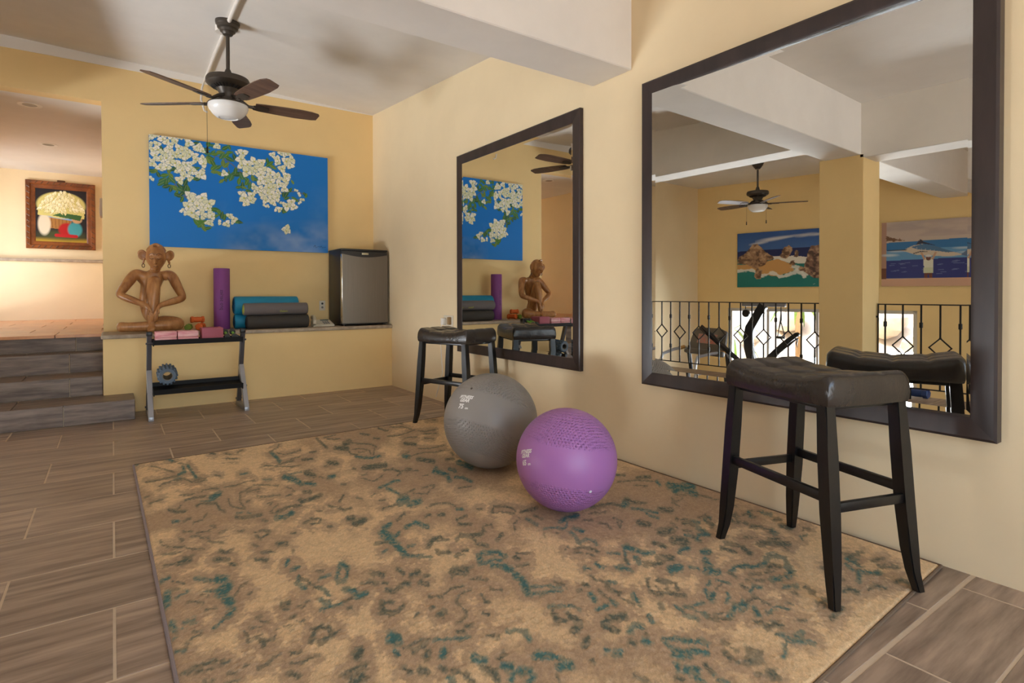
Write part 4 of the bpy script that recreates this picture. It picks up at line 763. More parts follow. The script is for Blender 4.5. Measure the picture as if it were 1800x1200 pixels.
def tray(z, y0, y1, tilt):
    x0, x1 = .284, 1.0; mb = MB()
    prof = [(y0-.036, z+.034), (y0-.030, z+.034), (y0-.028, z), (y1+.022, z+tilt), (y1+.028, z+tilt+.034), (y1+.034, z+tilt+.034), (y1+.030, z+tilt-.008), (y0-.030, z-.008)]
    mb.prism(prof, x0, x1, lambda u, v, h: (h, u, v)); mb.build('tray', M['traym'], rk_, smooth=0)
    for yy, zz in ((y0-.01, z), ((y0+y1)/2, z+tilt/2), (y1, z+tilt)): MB().box((x0, yy-.004, zz-.012), (x1, yy+.004, zz-.006)).build('tray_rib', M['traym'], rk_, smooth=0)
    for x in (x0+.004, x1-.004): MB().box((x-.004, y0-.03, z-.02), (x+.004, y1+.03, z+tilt-.008), .001).build('tray_bracket', M['traym'], rk_, smooth=0)
M['traym'] = mat('matt_black_tray', (14, 13, 14), .6, spec=.3)
tray(.662, 5.835, 5.985, .0); tray(.225, 5.835, 5.995, .04)
bmt = text_mesh('ETHOS', .07, .001)
for v in bmt.verts: v.co = Vector((1.0425, 5.80+.26/.38*(v.co.x+.20)*.9+v.co.y*-.8, .04+(v.co.x+.20)*.9+v.co.y*.5))
mb = MB(); mb.bm.free(); mb.bm = bmt; mb.build('printed_logo', M['black'], rk_, smooth=0)
M['pinkm'] = mat('pink_marbled_foam', (206, 112, 128), .7, col2=(238, 190, 190), vscale=7, stretch=(1.2, 1, 7), bump=.06, bscale=60, rand=.06)
M['mauve'] = mat('mauve_foam', (164, 88, 104), .7, bump=.06, bscale=60)
zt = .6625
for i, x in enumerate((.385, .554)):
    for k in range(2):
        lab = ['lower pink marbled yoga block at the left end of the rack', 'upper pink marbled yoga block at the left end of the rack', 'lower pink marbled yoga block next to the mauve one', 'upper pink marbled yoga block next to the mauve one'][i*2+k]
        b = MB().box((x-.082, 5.812+.004*k, zt+.0515*k+.0005), (x+.080, 6.002+.003*k, zt+.0515*k+.051), .007).build('yoga_block', M['pinkm'], base=(x, 5.91, zt+.0515*k)); tag(b, lab, 'yoga block', 'pink marbled yoga blocks')
b = MB().box((.662, 5.812, zt+.0005), (.836, 6.0, zt+.125), .007).build('yoga_block', M['mauve'], base=(.75, 5.9, zt)); tag(b, 'plain mauve yoga block, taller than the pink ones on the rack', 'yoga block')
M['green'] = mat('lime_grip', (130, 190, 70), .6); M['dbhead'] = mat('dark_rubber_head', (60, 62, 62), .5)
def dumbbell(name, label, c, d, L, r, mh, mg, group=None, hexed=True, n=None):
    d = Vector(d).normalized(); c = Vector(c); n = n or (6 if hexed else 20); t = thing(name, label, 'dumbbell', (c.x, c.y, c.z-r), group=group)
    for s_ in (-1, 1):
        a = c+d*s_*L*.28; b = c+d*s_*L*.5; MB().lathe([(r*.82, 0), (r, L*.03), (r, L*.19), (r*.8, L*.22)], c+d*s_*L*.28, n, d*s_).build('weight_head', mh, t, smooth=30)
    gr = .78 if mh is mg and hexed else .45; MB().lathe([(r*gr, -L*.29), (r*(gr+.06), 0), (r*gr, L*.29)], c, 14, d).build('grip', mg, t); return t
dumbbell('dumbbell', 'left of two lime green small dumbbells on the rack', (.873, 5.905, zt+.055), (.02, 1, .26), .19, .026, M['dbhead'], M['green'], 'small green dumbbells', False)
dumbbell('dumbbell', 'right of two lime green small dumbbells on the rack', (.934, 5.90, zt+.055), (.02, 1, .26), .19, .026, M['dbhead'], M['green'], 'small green dumbbells', False)
dumbbell('dumbbell', 'small black dumbbell at the right end of the upper tray', (.978, 5.93, zt+.022), (.1, 1, 0), .15, .018, M['black'], M['black'], None, False)
M['slate'] = mat('slate_blue_foam', (86, 102, 118), .6)
mr_ = thing('massage_roller', 'slate blue knobbed massage roller on the lower tray of the rack', 'massage roller', (.40, 5.93, .24))
rc_ = Vector((.392, 5.83, .372)); ax = Vector((.03, 1, .05)).normalized(); Lr, rr0 = .24, .068
MB().lathe([(rr0*.62, 0), (rr0*.94, 0), (rr0, .006), (rr0, Lr-.006), (rr0*.94, Lr), (rr0*.62, Lr), (rr0*.62, 0)], rc_, 32, ax, False, False).build('roller_body', M['slate'], mr_)
MB().lathe([(rr0*.52, .003), (rr0*.63, .003), (rr0*.63, Lr-.003), (rr0*.52, Lr-.003), (rr0*.52, .003)], rc_, 28, ax, False, False).build('inner_core', mat('grey_core', (110, 104, 98), .6), mr_)
kx = ax.orthogonal().normalized(); ky = ax.cross(kx); kb = MB()
for i in range(16):
    a = 2*math.pi*i/16; dr_ = kx*math.cos(a)+ky*math.sin(a); tg = -kx*math.sin(a)+ky*math.cos(a)
    for j in range(5):
        p = rc_+ax*(.02+j*.05)+dr_*(rr0-.004); q = p+dr_*.017; h_ = .011
        f = lambda c, s_: [c+tg*s_+ax*s_*1.6, c-tg*s_+ax*s_*1.6, c-tg*s_-ax*s_*1.6, c+tg*s_-ax*s_*1.6]
        kb.skin([kb.ring(f(p, .010)), kb.ring(f(q, .006))])
kb.build('knobs', M['slate'], mr_, smooth=0)['kind'] = 'stuff'
M['orange'] = mat('orange_neoprene', (206, 96, 30), .6); M['dkgreen'] = mat('green_neoprene', (112, 134, 34), .6)
dumbbell('dumbbell', 'orange dumbbell lying on top of another orange one on the ledge', (.705, 6.56, ZL+.112), (1, .12, 0), .125, .034, M['orange'], M['orange'])
dumbbell('dumbbell', 'orange dumbbell underneath the other orange one on the ledge', (.735, 6.57, ZL+.040), (.35, 1, 0), .15, .038, M['orange'], M['orange'])
dumbbell('dumbbell', 'green dumbbell on the ledge between the statue and the orange ones', (.630, 6.60, ZL+.036), (.2, 1, 0), .15, .034, M['dkgreen'], M['dkgreen'])
# ------------------------------------------------------------------ carved wooden statue
M['carve'] = mat('polished_carved_wood', (188, 136, 84), .34, col2=(150, 98, 56), vscale=4.5, stretch=(5, 5, 1.1), bump=.05, bscale=30, spec=.5)
M['carve_d'] = mat('dark_carved_wood', (92, 58, 32), .4)
def skin_mesh(name, nodes, edges, root, levels=2):
    me = bpy.data.meshes.new(name); me.from_pydata([n[:3] for n in nodes], edges, []); o = bpy.data.objects.new(name, me); COL.objects.link(o)
    md = o.modifiers.new('s', 'SKIN'); md.use_smooth_shade = True; md.branch_smoothing = .6
    for i, n in enumerate(nodes):
        d = me.skin_vertices[0].data[i]; d.radius = (n[3], n[4] if len(n) > 4 else n[3]); d.use_root = (i == root)
    sb = o.modifiers.new('b', 'SUBSURF'); sb.levels = levels; sb.render_levels = levels
    bpy.context.view_layer.update(); m2 = bpy.data.meshes.new_from_object(o.evaluated_get(bpy.context.evaluated_depsgraph_get())); bpy.data.objects.remove(o); bpy.data.meshes.remove(me)
    m2.name = name; return m2
N = []; E = []; IX = {}
def nn(k, x, y, z, r, r2=None, to=None):
    IX[k] = len(N); N.append((x, y, z, r, r2 or r))
    if to: E.append((IX[to], IX[k]))
nn('pelvis', .27, 6.69, .83, .095, .085); nn('waist', .262, 6.71, .97, .066, .06, 'pelvis'); nn('ribs', .300, 6.71, 1.12, .10, .07, 'waist'); nn('chest', .330, 6.70, 1.24, .118, .075, 'ribs')
nn('neck', .345, 6.63, 1.325, .050, .05, 'chest'); nn('skull', .350, 6.54, 1.375, .052, .05, 'neck')
for s_, k, sh, el, wr, ha in ((-1, 'l', (.185, 6.67, 1.305), (.048, 6.56, 1.090), (.262, 6.452, .990), (.300, 6.425, .945)), (1, 'r', (.485, 6.67, 1.300), (.583, 6.55, 1.055), (.378, 6.452, .990), (.342, 6.425, .950))):
    nn('sh'+k, *sh, .062, None, 'chest'); nn('ua'+k, (sh[0]*.45+el[0]*.55), (sh[1]+el[1])/2, (sh[2]*.45+el[2]*.55), .046, None, 'sh'+k); nn('el'+k, *el, .040, None, 'ua'+k)
    nn('fa'+k, (el[0]+wr[0])/2, (el[1]+wr[1])/2-.01, (el[2]+wr[2])/2, .037, None, 'el'+k); nn('wr'+k, *wr, .026, None, 'fa'+k); nn('ha'+k, *ha, .026, .016, 'wr'+k)
    for f in range(4):
        fx = ha[0]+(-s_)*(-.012+.010*f)*.9; L = (.075, .09, .085, .065)[f]
        nn('f%d%s' % (f, k), fx, ha[1]-.012, ha[2]-.03-.006*f, .0095, None, 'ha'+k); nn('g%d%s' % (f, k), fx+(-s_)*.004, ha[1]-.008, ha[2]-.03-L*.6, .0085, None, 'f%d%s' % (f, k)); nn('h%d%s' % (f, k), fx-s_*.006, ha[1]+.008, ha[2]-.03-L, .0075, None, 'g%d%s' % (f, k))
    nn('t1'+k, ha[0]+s_*.018, ha[1]-.006, ha[2]+.004, .010, None, 'ha'+k); nn('t2'+k, ha[0]+s_*.022, ha[1]-.014, ha[2]-.045, .0085, None, 't1'+k)
nn('hip', .300, 6.65, .87, .085, .08, 'pelvis'); nn('thigh', .322, 6.585, 1.05, .066, None, 'hip'); nn('knee', .336, 6.505, 1.265, .060, .055, 'thigh')
nn('shin', .325, 6.47, 1.10, .056, .050, 'knee'); nn('calf', .316, 6.465, .96, .045, None, 'shin'); nn('ankle', .306, 6.460, .83, .036, None, 'calf'); nn('foot', .302, 6.425, .765, .040, .032, 'ankle'); nn('toe', .302, 6.360, .748, .040, .018, 'foot')
nn('hip2', .37, 6.66, .815, .090, .085, 'pelvis'); nn('thigh2', .46, 6.59, .812, .084, .08, 'hip2'); nn('knee2', .560, 6.52, .800, .068, .066, 'thigh2'); nn('shin2', .44, 6.475, .790, .060, None, 'knee2'); nn('calf2', .22, 6.465, .786, .050, None, 'shin2'); nn('ankle2', .10, 6.462, .786, .046, None, 'calf2'); nn('sole', .022, 6.46, .790, .058, .06, 'ankle2')
sta = thing('wooden_statue', 'carved wooden statue of a seated figure hugging one raised knee, on the ledge', 'statue', (.3, 6.6, ZL))
me_ = skin_mesh('body', N, E, 0)
mnz = min(v.co.z for v in me_.vertices)
for v in me_.vertices: v.co = Vector((v.co.x-.3, v.co.y-6.6, max(v.co.z, ZL+.001)-ZL))
me_.materials.append(M['carve']); o = bpy.data.objects.new('body', me_); COL.objects.link(o); o.parent = sta
hc = Vector((.350, 6.485, 1.452))
def g2(a, b, w): return math.exp(-(a*a+b*b)/(w*w))
def headf(d, p):
    x, y, z = d.x, d.y, d.z; q = p.copy()
    jaw = max(0, -z); q.x *= 1-.42*jaw**1.4; q.y *= 1-.10*jaw
    if y < 0:
        f = -y
        q.y -= .036*f*max(0, 1-abs(x)/.16)*(1 if -.42 < z < .16 else 0)*(1.0 if z < 0 else .6)*(1-abs((z+.16)/.32)**2*.8 if abs(z+.16) < .32 else .2)   # nose
        q.y -= .016*f*(g2(x-.34, z-.06, .17)+g2(x+.34, z-.06, .17))        # lids
        q.y += .018*f*(g2(x-.33, z-.22, .10)+g2(x+.33, z-.22, .10))        # under the brow
        q.y -= .014*f*(g2(x-.3, (z-.34)*1.6, .20)+g2(x+.3, (z-.34)*1.6, .20))      # brow
        q.y -= .016*f*(g2(x*.8, (z+.62)*2.2, .17)); q.y += .010*f*g2(x*.6, (z+.62)*4.5, .14)  # lips
        q.y -= .014*f*g2(x, z+.92, .25)
    return q
Hm = Matrix.Translation(hc) @ Matrix.Rotation(R(-7), 4, 'Z') @ Matrix.Rotation(R(10), 4, 'X')
MB().ball((0, 0, 0), .088, .094, .132, 64, 48, headf).xf(Hm).build('head', M['carve'], sta, smooth=80)
def face_pt(x, z, out=.0012):
    d = Vector((x, -math.sqrt(max(.02, 1-x*x-z*z)), z)).normalized(); p = headf(d, Vector((d.x*.088, d.y*.094, d.z*.132))); return Hm @ (p+Vector((0, -out, 0)))
for nm_, pts_, r_ in (('carved_lip_line', [(-.24+.48*k/8, -.60+.03*math.cos(k/8*2*math.pi*1)-.02*abs(k/4-1)) for k in range(9)], .0028),):
    MB().tube([face_pt(*p) for p in pts_], r_, 6).build(nm_, M['carve_d'], sta)
for s_ in (-1, 1):
    MB().tube([face_pt(s_*(.16+.40*k/8), .03-.055*math.sin(math.pi*k/8)) for k in range(9)], .0026, 6).build('carved_eyelid', M['carve_d'], sta)
    MB().tube([face_pt(s_*(.10+.50*k/8), .26+.13*math.sin(math.pi*(k/8)**.8)) for k in range(9)], .0026, 6).build('carved_brow', M['carve_d'], sta)
    MB().tube([face_pt(s_*(.05+.07*k/4), -.36-.03*math.sin(math.pi*k/4)) for k in range(5)], .0022, 6).build('carved_nostril', M['carve_d'], sta)
hb = MB(); hb.ball((0, .012, .024), .0905, .096, .112, 40, 24, lambda d, p: Vector((p.x, p.y, p.z)) if (d.z > .42-.34*d.y*-1*0+(-d.y)*.30) else p*.86)
hb.xf(Hm); hb.build('hair_cap', M['carve'], sta, smooth=50)
MB().tube([Hm @ Vector((.0+.030*math.cos(a)*(1-a/9), -.062+.012*a/6, .118+.022*math.sin(a)*(1-a/9))) for a in [k*.5 for k in range(13)]], [.013-.0006*k for k in range(13)], 10).build('hair_curl', M['carve'], sta)
for s_ in (-1, 1):
    ea = MB().ball((0, 0, 0), .040, .015, .052, 24, 16, lambda d, p: Vector((p.x, p.y+(.012*max(0, 1-(d.x**2+d.z**2)*1.5) if d.y < 0 else 0), p.z)))
    ea.xf(Hm @ Matrix.Translation((s_*.112, .0, .022)) @ Matrix.Rotation(R(s_*18), 4, 'Y') @ Matrix.Rotation(R(-s_*12), 4, 'Z')); eo = ea.build('ear', M['carve'], sta, smooth=80)
    MB().tube([Hm @ Vector((s_*(.098+.003*k), .002, -.005-.014*k)) for k in range(5)], [.016, .013, .010, .010, .008], 10).build('ear_lobe', M['carve'], eo)
    MB().tube([Hm @ Vector((s_*.107+.011*math.cos(a), -.004, -.080+.018*math.sin(a))) for a in [2*math.pi*k/16 for k in range(16)]], .0035, 8, closed=True).build('earring', M['carve_d'], eo)

# ------------------------------------------------------------------ ceiling fans
M['bronze'] = mat('dark_bronze', (78, 70, 62), .45, .5)
M['blade'] = mat('brown_fan_blade', (112, 86, 70), .45, col2=(84, 62, 50), vscale=3, stretch=(1, 10, 4), spec=.4)
M['opal'] = mat('opal_glass', (228, 226, 222), .25, spec=.5)
def fan(label, x, y, zc, rot, chains):
    t = thing('ceiling_fan', label, 'ceiling fan', (x, y, zc)); b = (0, 0, 0)
    lp = lambda m_, n_, mt, p=t, **k: m_.build(n_, mt, p, base=(0, 0, 0), **k)
    lp(MB().lathe([(.02, -.112), (.036, -.108), (.044, -.092), (.056, -.084), (.062, -.066), (.076, -.056), (.080, -.036), (.088, -.028), (.091, -.010), (.088, .02)], n=40), 'ceiling_canopy', M['bronze'], smooth=30)
    lp(MB().cyl((0, 0, -.42), (0, 0, -.12), .0145, n=20), 'down_rod', M['bronze'])
    lp(MB().lathe([(.018, -.385), (.024, -.40), (.036, -.440), (.10, -.448), (.154, -.458), (.162, -.475), (.162, -.502), (.150, -.516), (.120, -.532), (.085, -.545), (.070, -.575), (.062, -.590), (.062, -.62)], n=48, cap0=True), 'motor_housing', M['bronze'], smooth=35)
    vents = MB()
    for k in range(28):
        a = 2*math.pi*k/28; vents.cyl((math.cos(a)*.124, math.sin(a)*.124, -.530), (math.cos(a)*.092, math.sin(a)*.092, -.546), .004, n=6)
    lp(vents, 'vent_ribs', M['black'])['kind'] = 'stuff'
    lp(MB().lathe([(.05, -.615), (.078, -.622), (.082, -.64), (.125, -.652), (.148, -.664), (.150, -.672)], n=48), 'light_fitter', M['bronze'], smooth=35)
    lp(MB().lathe([(.147, -.672), (.149, -.690), (.140, -.715), (.118, -.745), (.092, -.768), (.070, -.776), (.066, -.770), (.02, -.780), (.001, -.781)], n=48, cap0=True, cap1=False), 'glass_shade', M['opal'], smooth=40)
    zb = -.650; pitch_ = Matrix.Rotation(R(-13), 4, 'X')
    for k in range(5):
        A = Matrix.Rotation(R(rot+72*k), 4, 'Z'); T = Matrix.Translation((0, 0, zb))
        out = [(.20, -.052), (.26, -.060), (.40, -.070), (.56, -.074), (.64, -.070), (.70, -.052), (.712, -.030), (.70, .050), (.66, .062), (.52, .070), (.36, .064), (.24, .056), (.20, .048)]
        mb = MB().prism(out, -.004, .004, lambda u, v, h: (u, v, h)); bmesh.ops.bevel(mb.bm, geom=[e for e in mb.bm.edges if abs(e.verts[0].co.z-e.verts[1].co.z) < 1e-5], offset=.0015, segments=1, affect='EDGES')
        bl = lp(mb.xf(A @ T @ pitch_), 'fan_blade', M['blade'])
        ir = MB().tube([(.055, 0, .045), (.10, 0, .030), (.15, 0, -.006), (.20, 0, -.006)], [.016, .013, .012, .014], 10).prism([(.185, -.030), (.25, -.036), (.305, -.022), (.31, .0), (.305, .022), (.25, .036), (.185, .030)], -.012, -.004, lambda u, v, h: (u, v, h))
        lp(ir.xf(A @ T @ pitch_), 'blade_iron', M['bronze'], bl)
    for (cx, cy, L) in chains:
        ch = lp(MB().tube([(cx*.55, cy*.55, -.64), (cx, cy, -.675), (cx, cy, -.79), (cx, cy, -.79-L)], .0018, 5), 'pull_chain', M['bronze'])
        lp(MB().lathe([(.003, .0), (.007, -.012), (.007, -.035), (.009, -.05), (.003, -.058)], (cx, cy, -.79-L+.004), 12), 'chain_knob', M['black'], ch)
    return t
fan('dark bronze ceiling fan with five brown blades before the flower painting', .776, 5.06, ceil_z(.776, 5.06)+.004, -2, [(-.155, -.02, .24)])
fan('second dark ceiling fan, hanging over the lower gym and seen in the large mirror', -3.05, 4.74, 3.14, 22, [(.06, .15, .13), (.02, -.15, .13)])
M['conduit'] = mat('white_conduit', (228, 220, 210), .5)
cd = thing('ceiling_conduit', 'white cable conduit running along the ceiling past the near fan', 'conduit', (.76, 5.0, ceil_z(.76, 5.0)))
def cpt(x, y, d=.014): return (x, y, ceil_z(x, y)-d)
MB().tube([cpt(.735, 2.9), cpt(.765, 4.6), cpt(.775, 4.95), cpt(.80, 5.9), cpt(.835, 6.88)], .016, 12).build('conduit_pipe', M['conduit'], cd)
MB().lathe([(.055, .0), (.055, .05), (.02, .05)], (.76, 5.20, ceil_z(.76, 5.20)-.045), 20).build('junction_box', M['conduit'], cd)
MB().tube([(.835, 6.885, 3.42), (.80, 6.87, 3.30), (.79, 6.86, 3.17), (.82, 6.86, 3.06), (.85, 6.87, 3.05)], .011, 8).build('cable_loop', M['conduit'], cd)

# ------------------------------------------------------------------ hall: carved frame picture, switch, lights
M['carved'] = mat('carved_brown_frame', (146, 82, 32), .4, col2=(96, 50, 20), vscale=5, bump=.25, bscale=30)
hx0, hx1, hz0, hz1, hy = -1.075, -.215, 1.805, 2.855, 11.397
pc = thing('framed_picture', 'carved brown frame holding a dark picture of white lilies, on the hall wall', 'picture', ((hx0+hx1)/2, hy, hz0))
Oo = [(hx0, hz0), (hx1, hz0), (hx1, hz1), (hx0, hz1)]; w_ = .115; Ii = [(hx0+w_, hz0+w_), (hx1-w_, hz0+w_), (hx1-w_, hz1-w_), (hx0+w_, hz1-w_)]
for i in range(4):
    j = (i+1) % 4
    def sec(o, n_):
        L_ = lambda k: (o[0]+(n_[0]-o[0])*k, o[1]+(n_[1]-o[1])*k); f = lambda p, d: (p[0], hy-d, p[1])
        return [f(o, .0), f(o, .05), f(L_(.12), .065), f(L_(.45), .058), f(L_(.55), .04), f(L_(.8), .036), f(n_, .022), f(n_, 0)]
    sd_ = MB(); sd_.skin([sd_.ring(sec(Oo[i], Ii[i])), sd_.ring(sec(Oo[j], Ii[j]))]); fs = sd_.build('frame_side', M['carved'], pc, smooth=25)
    nb = 12
    cb = MB()
    for k in range(1, nb):
        a = Vector((Oo[i][0]+(Oo[j][0]-Oo[i][0])*k/nb, Oo[i][1]+(Oo[j][1]-Oo[i][1])*k/nb)); t_ = Vector((Oo[j][0]-Oo[i][0], Oo[j][1]-Oo[i][1])).normalized(); n_ = Vector((-t_.y, t_.x))
        p = a+n_*.012; q = a+n_*.05+t_*.03; cb.tube([(p.x, hy-.062, p.y), (q.x, hy-.062, q.y)], .007, 6)
    cb.build('carved_notches', M['carve_d'], fs)['kind'] = 'stuff'
MB().box(((hx0+hx1)/2-.05, hy-.03, hz1-.005), ((hx0+hx1)/2+.05, hy-.005, hz1+.03), .006).build('hanger', M['carve_d'], pc)
iw, ih = hx1-hx0-2*w_+.01, hz1-hz0-2*w_+.01
U, V = dist_grid(120, 150, iw, ih); P = Paint(U, V, (34, 30, 36))
P.blend(np.clip((.10-V/ih)*14, 0, 1), (170, 140, 44)); P.ell(iw*.5, ih*.13, iw*.45, ih*.09, (74, 82, 40), .7, soft=.8)
P.poly([(iw*.24, ih*.26), (iw*.66, ih*.24), (iw*.72, ih*.52), (iw*.18, ih*.54)], (160, 112, 56), jit=.004)
for k in range(7): P.stroke([(iw*(.26+.065*k), ih*.27), (iw*(.22+.075*k), ih*.52)], .010, (120, 78, 36), .8)
P.stroke([(iw*.14, ih*.50), (iw*.86, ih*.42)], .040, (120, 160, 200)); P.ell(iw*.17, ih*.33, iw*.12, ih*.20, (214, 204, 180), soft=.3)
P.ell(iw*.60, ih*.24, iw*.16, ih*.13, (172, 28, 30), soft=.3); P.ell(iw*.76, ih*.25, iw*.14, ih*.14, (66, 150, 160), soft=.3); P.stroke([(iw*.40, ih*.13), (iw*.78, ih*.12)], .05, (176, 30, 34)); P.ell(iw*.80, ih*.44, iw*.10, ih*.07, (188, 150, 110), soft=.3)
P.ell(iw*.5, ih*.70, iw*.47, ih*.25, (206, 196, 120), soft=.1); P.poly([(iw*.05, ih*.50), (iw*.95, ih*.46), (iw*.95, ih*.68), (iw*.04, ih*.70)], (206, 196, 120), jit=.01)
P.poly([(iw*.32, ih*.50), (iw*.86, ih*.42), (iw*.90, ih*.52), (iw*.5, ih*.56)], (58, 96, 52), jit=.006)
for k in range(150):
    a = rr.uniform(.02, 3.12); q = rr.random()**.5; x = iw*(.5+.44*q*math.cos(a)); y = ih*(.55+.38*q*math.sin(a)); L = .085
    ang = math.atan2(ih*.40-y, (x-iw*.5)*.6)+rr.uniform(-.4, .4)
    P.poly(leafshape(x, y, L*1.05, L*.5, ang), (168, 156, 84)); P.poly(leafshape(x, y+.003, L, L*.42, ang), rr.choice([(236, 230, 190), (228, 220, 170), (240, 236, 206)])); P.stroke([(x, y), (x+L*.25*math.cos(ang), y+L*.25*math.sin(ang))], .006, (200, 180, 70))
P.mesh('picture_face', np.stack([hx0+w_-.005+U, np.full(U.shape, hy-.02), hz0+w_-.005+V], -1), M['paint'], pc, _base(pc))
sw = thing('wall_chime', 'white box mounted on the side wall of the hall beside the picture', 'wall box', (-.075, 8.05, 1.98))
MB().box((-.112, 7.95, 1.985), (-.0755, 8.15, 2.19), .008).build('cover', M['white'], sw)
MB().box((-.116, 7.99, 2.02), (-.111, 8.11, 2.10), .001).build('grille', M['plate'], sw)
M['reflector'] = mat('recessed_reflector', (120, 112, 104), .3, .4)
for (x, y, lab) in ((-.663, 7.445, 'recessed ceiling light in the hall, the nearer of two'), (-.650, 9.289, 'recessed ceiling light in the hall, the one nearer the framed picture')):
    t = thing('recessed_light', lab, 'ceiling light', (x, y, 3.0), group='recessed lights in the hall ceiling')
    MB().lathe([(.060, -.004), (.095, -.006), (.100, -.001), (.100, -.0005)], (x, y, 3.0), 32, cap0=False, cap1=False).build('trim_ring', M['white'], t)
    MB().lathe([(.001, -.0022), (.030, -.0025), (.062, -.004)], (x, y, 3.0), 28, cap0=False, cap1=False).build('bulb_face', M['reflector'], t)

# ------------------------------------------------------------------ railings over the gym
def railing(label, ys, y_end, y0, y1, XR=-1.35):
    t = thing('iron_railing', label, 'railing', (XR, (y0+y1)/2, 0)); zt_, zb_ = .975, .118
    MB().box((XR-.014, y0, zt_-.008), (XR+.014, y1, zt_+.004), .002, seg=1).build('top_rail', M['iron'], t, smooth=0)
    MB().box((XR-.012, y0, zb_-.006), (XR+.012, y1, zb_+.006), .002, seg=1).build('bottom_rail', M['iron'], t, smooth=0)
    w = .007
    for yy, dia in ys:
        mb = MB()
        if dia:
            mb.box((XR-w, yy-w, .635), (XR+w, yy+w, zt_-.006)).box((XR-w, yy-w, zb_), (XR+w, yy+w, .455))
            mb.lathe([(.006, -.012), (.013, 0), (.006, .012)], (XR, yy, .64), 8)
            c = [(yy, .64), (yy+.093, .545), (yy, .45), (yy-.093, .545)]
            for i in range(4):
                a, b = c[i], c[(i+1) % 4]; d = Vector((0, b[0]-a[0], b[1]-a[1])).normalized(); n_ = Vector((0, -d.z, d.y)); A, B = Vector((XR, *a)), Vector((XR, *b)); X_ = Vector((1, 0, 0))
                f = lambda p, e: [p+d*e-n_*w*.8-X_*w, p+d*e+n_*w*.8-X_*w, p+d*e+n_*w*.8+X_*w, p+d*e-n_*w*.8+X_*w]
                mb.skin([mb.ring(f(A, -.005)), mb.ring(f(B, .005))])
        else:
            mb.box((XR-w, yy-w, zb_), (XR+w, yy+w, zt_-.006))
            for z in (.765, .340): mb.box((XR-.014, yy-.014, z-.028), (XR+.014, yy+.014, z+.028), .004, seg=1)
        mb.build('baluster', M['iron'], t, smooth=0)
    if y_end:
        MB().box((XR-.006, y_end-.006, .0), (XR+.006, y_end+.006, zt_)).build('end_bar', M['iron'], t, smooth=0)
        for z in (.84, .30): MB().box((XR-.008, y_end, z-.010), (XR+.008, y_end-.045 if y_end > 2.6 else 2.492, z+.010)).build('wall_bracket', M['iron'], t, smooth=0) if y_end < 2.5 else None
    for yy in (y0+.3, y1-.3): MB().box((XR-.008, yy-.008, 0), (XR+.008, yy+.008, zb_)).build('floor_stub', M['iron'], t, smooth=0)
    return t
railing('black iron railing of diamond balusters left of the column in the mirror', [(5.271-.1534*k, k % 2 == 0) for k in range(-3, 15)], None, 2.932, 5.86)
railing('black iron railing right of the column in the mirror', [(2.405-.1605*k, k % 2 == 1) for k in range(12)], 2.472, .45, 2.476)
M['navy'] = mat('navy_vinyl', (40, 66, 118), .45)
dumbbell('dumbbell', 'blue dumbbell lying on the floor beside the right railing, seen in the mirror', (-1.50, 2.175, .052), (-.1, 1, 0), .25, .050, M['navy'], M['navy'])

# ------------------------------------------------------------------ photographs on the far gym wall
FWp = lambda s_, z, d=.0: FW @ Vector((d, s_, z))
M['photo'] = paint_mat('photo_print', .4, spec=.4)
def far_print(name, label, s0, s1, z0, z1, P, U, V):
    c = FWp((s0+s1)/2, z0); t = thing(name, label, 'photograph', c)
    m_ = MB().box((.002, s0, z0), (.030, s1, z1), .002); m_.xf(FW); m_.build('panel_edge', M['fr_black'], t, smooth=0)
    # seen in the mirror the print runs the other way: u grows toward the camera side of the wall
    pts = np.stack([np.full(U.shape, .0315), s0+U, z0+V], -1).reshape(-1, 3); pts = pts @ np.array(FW.to_3x3()).T+np.array(FW.translation)
    P.mesh('printed_face', pts.reshape(U.shape+(3,)), M['photo'], t, _base(t)); return t
aw, ah = 1.66, 1.0                                       # sea arches; u measured as seen in the room, so the mirrored view is flipped back
U, V = dist_grid(190, 120, aw, ah); X = (aw-U)/1.37*1.0; Pq = Paint(X, V, (70, 110, 170))
Pq.blend(np.clip(V/ah*1.6-.9, 0, 1), (28, 74, 150))
for cx, cy, rx, ry in ((.44, .86, .16, .03), (.60, .88, .18, .02), (.86, .90, .10, .025), (.28, .80, .10, .02), (1.0, .9, .08, .02)): Pq.ell(cx, cy, rx, ry, (206, 206, 214), .75, .15, 1.2)
Pq.poly([(-.1, .66), (1.3, .70), (1.3, .45), (-.1, .45)], (28, 40, 92)); Pq.poly([(-.1, .52), (1.3, .50), (1.3, -.1), (-.1, -.1)], (32, 122, 116), jit=.02, jscale=12)
Pq.poly([(0.35, .56), (.78, .54), (.9, .50), (.95, .40), (.7, .42), (.4, .5)], (226, 222, 212), jit=.02, jscale=14)
Pq.poly([(-.1, .40), (.30, .44), (.52, .50), (.70, .40), (.72, .28), (.52, .20), (.32, .22), (.18, .34), (-.1, .28)], (204, 156, 96), jit=.015, jscale=10)
Pq.stroke([(-.05, .28), (.14, .32), (.26, .28), (.32, .20), (.46, .26), (.54, .18), (.68, .22), (.76, .28), (.84, .18)], .05, (226, 226, 220), .85, jit=.03, jscale=20); Pq.stroke([(.72, .36), (.8, .3), (.86, .22)], .07, (226, 226, 220), .8, jit=.03)
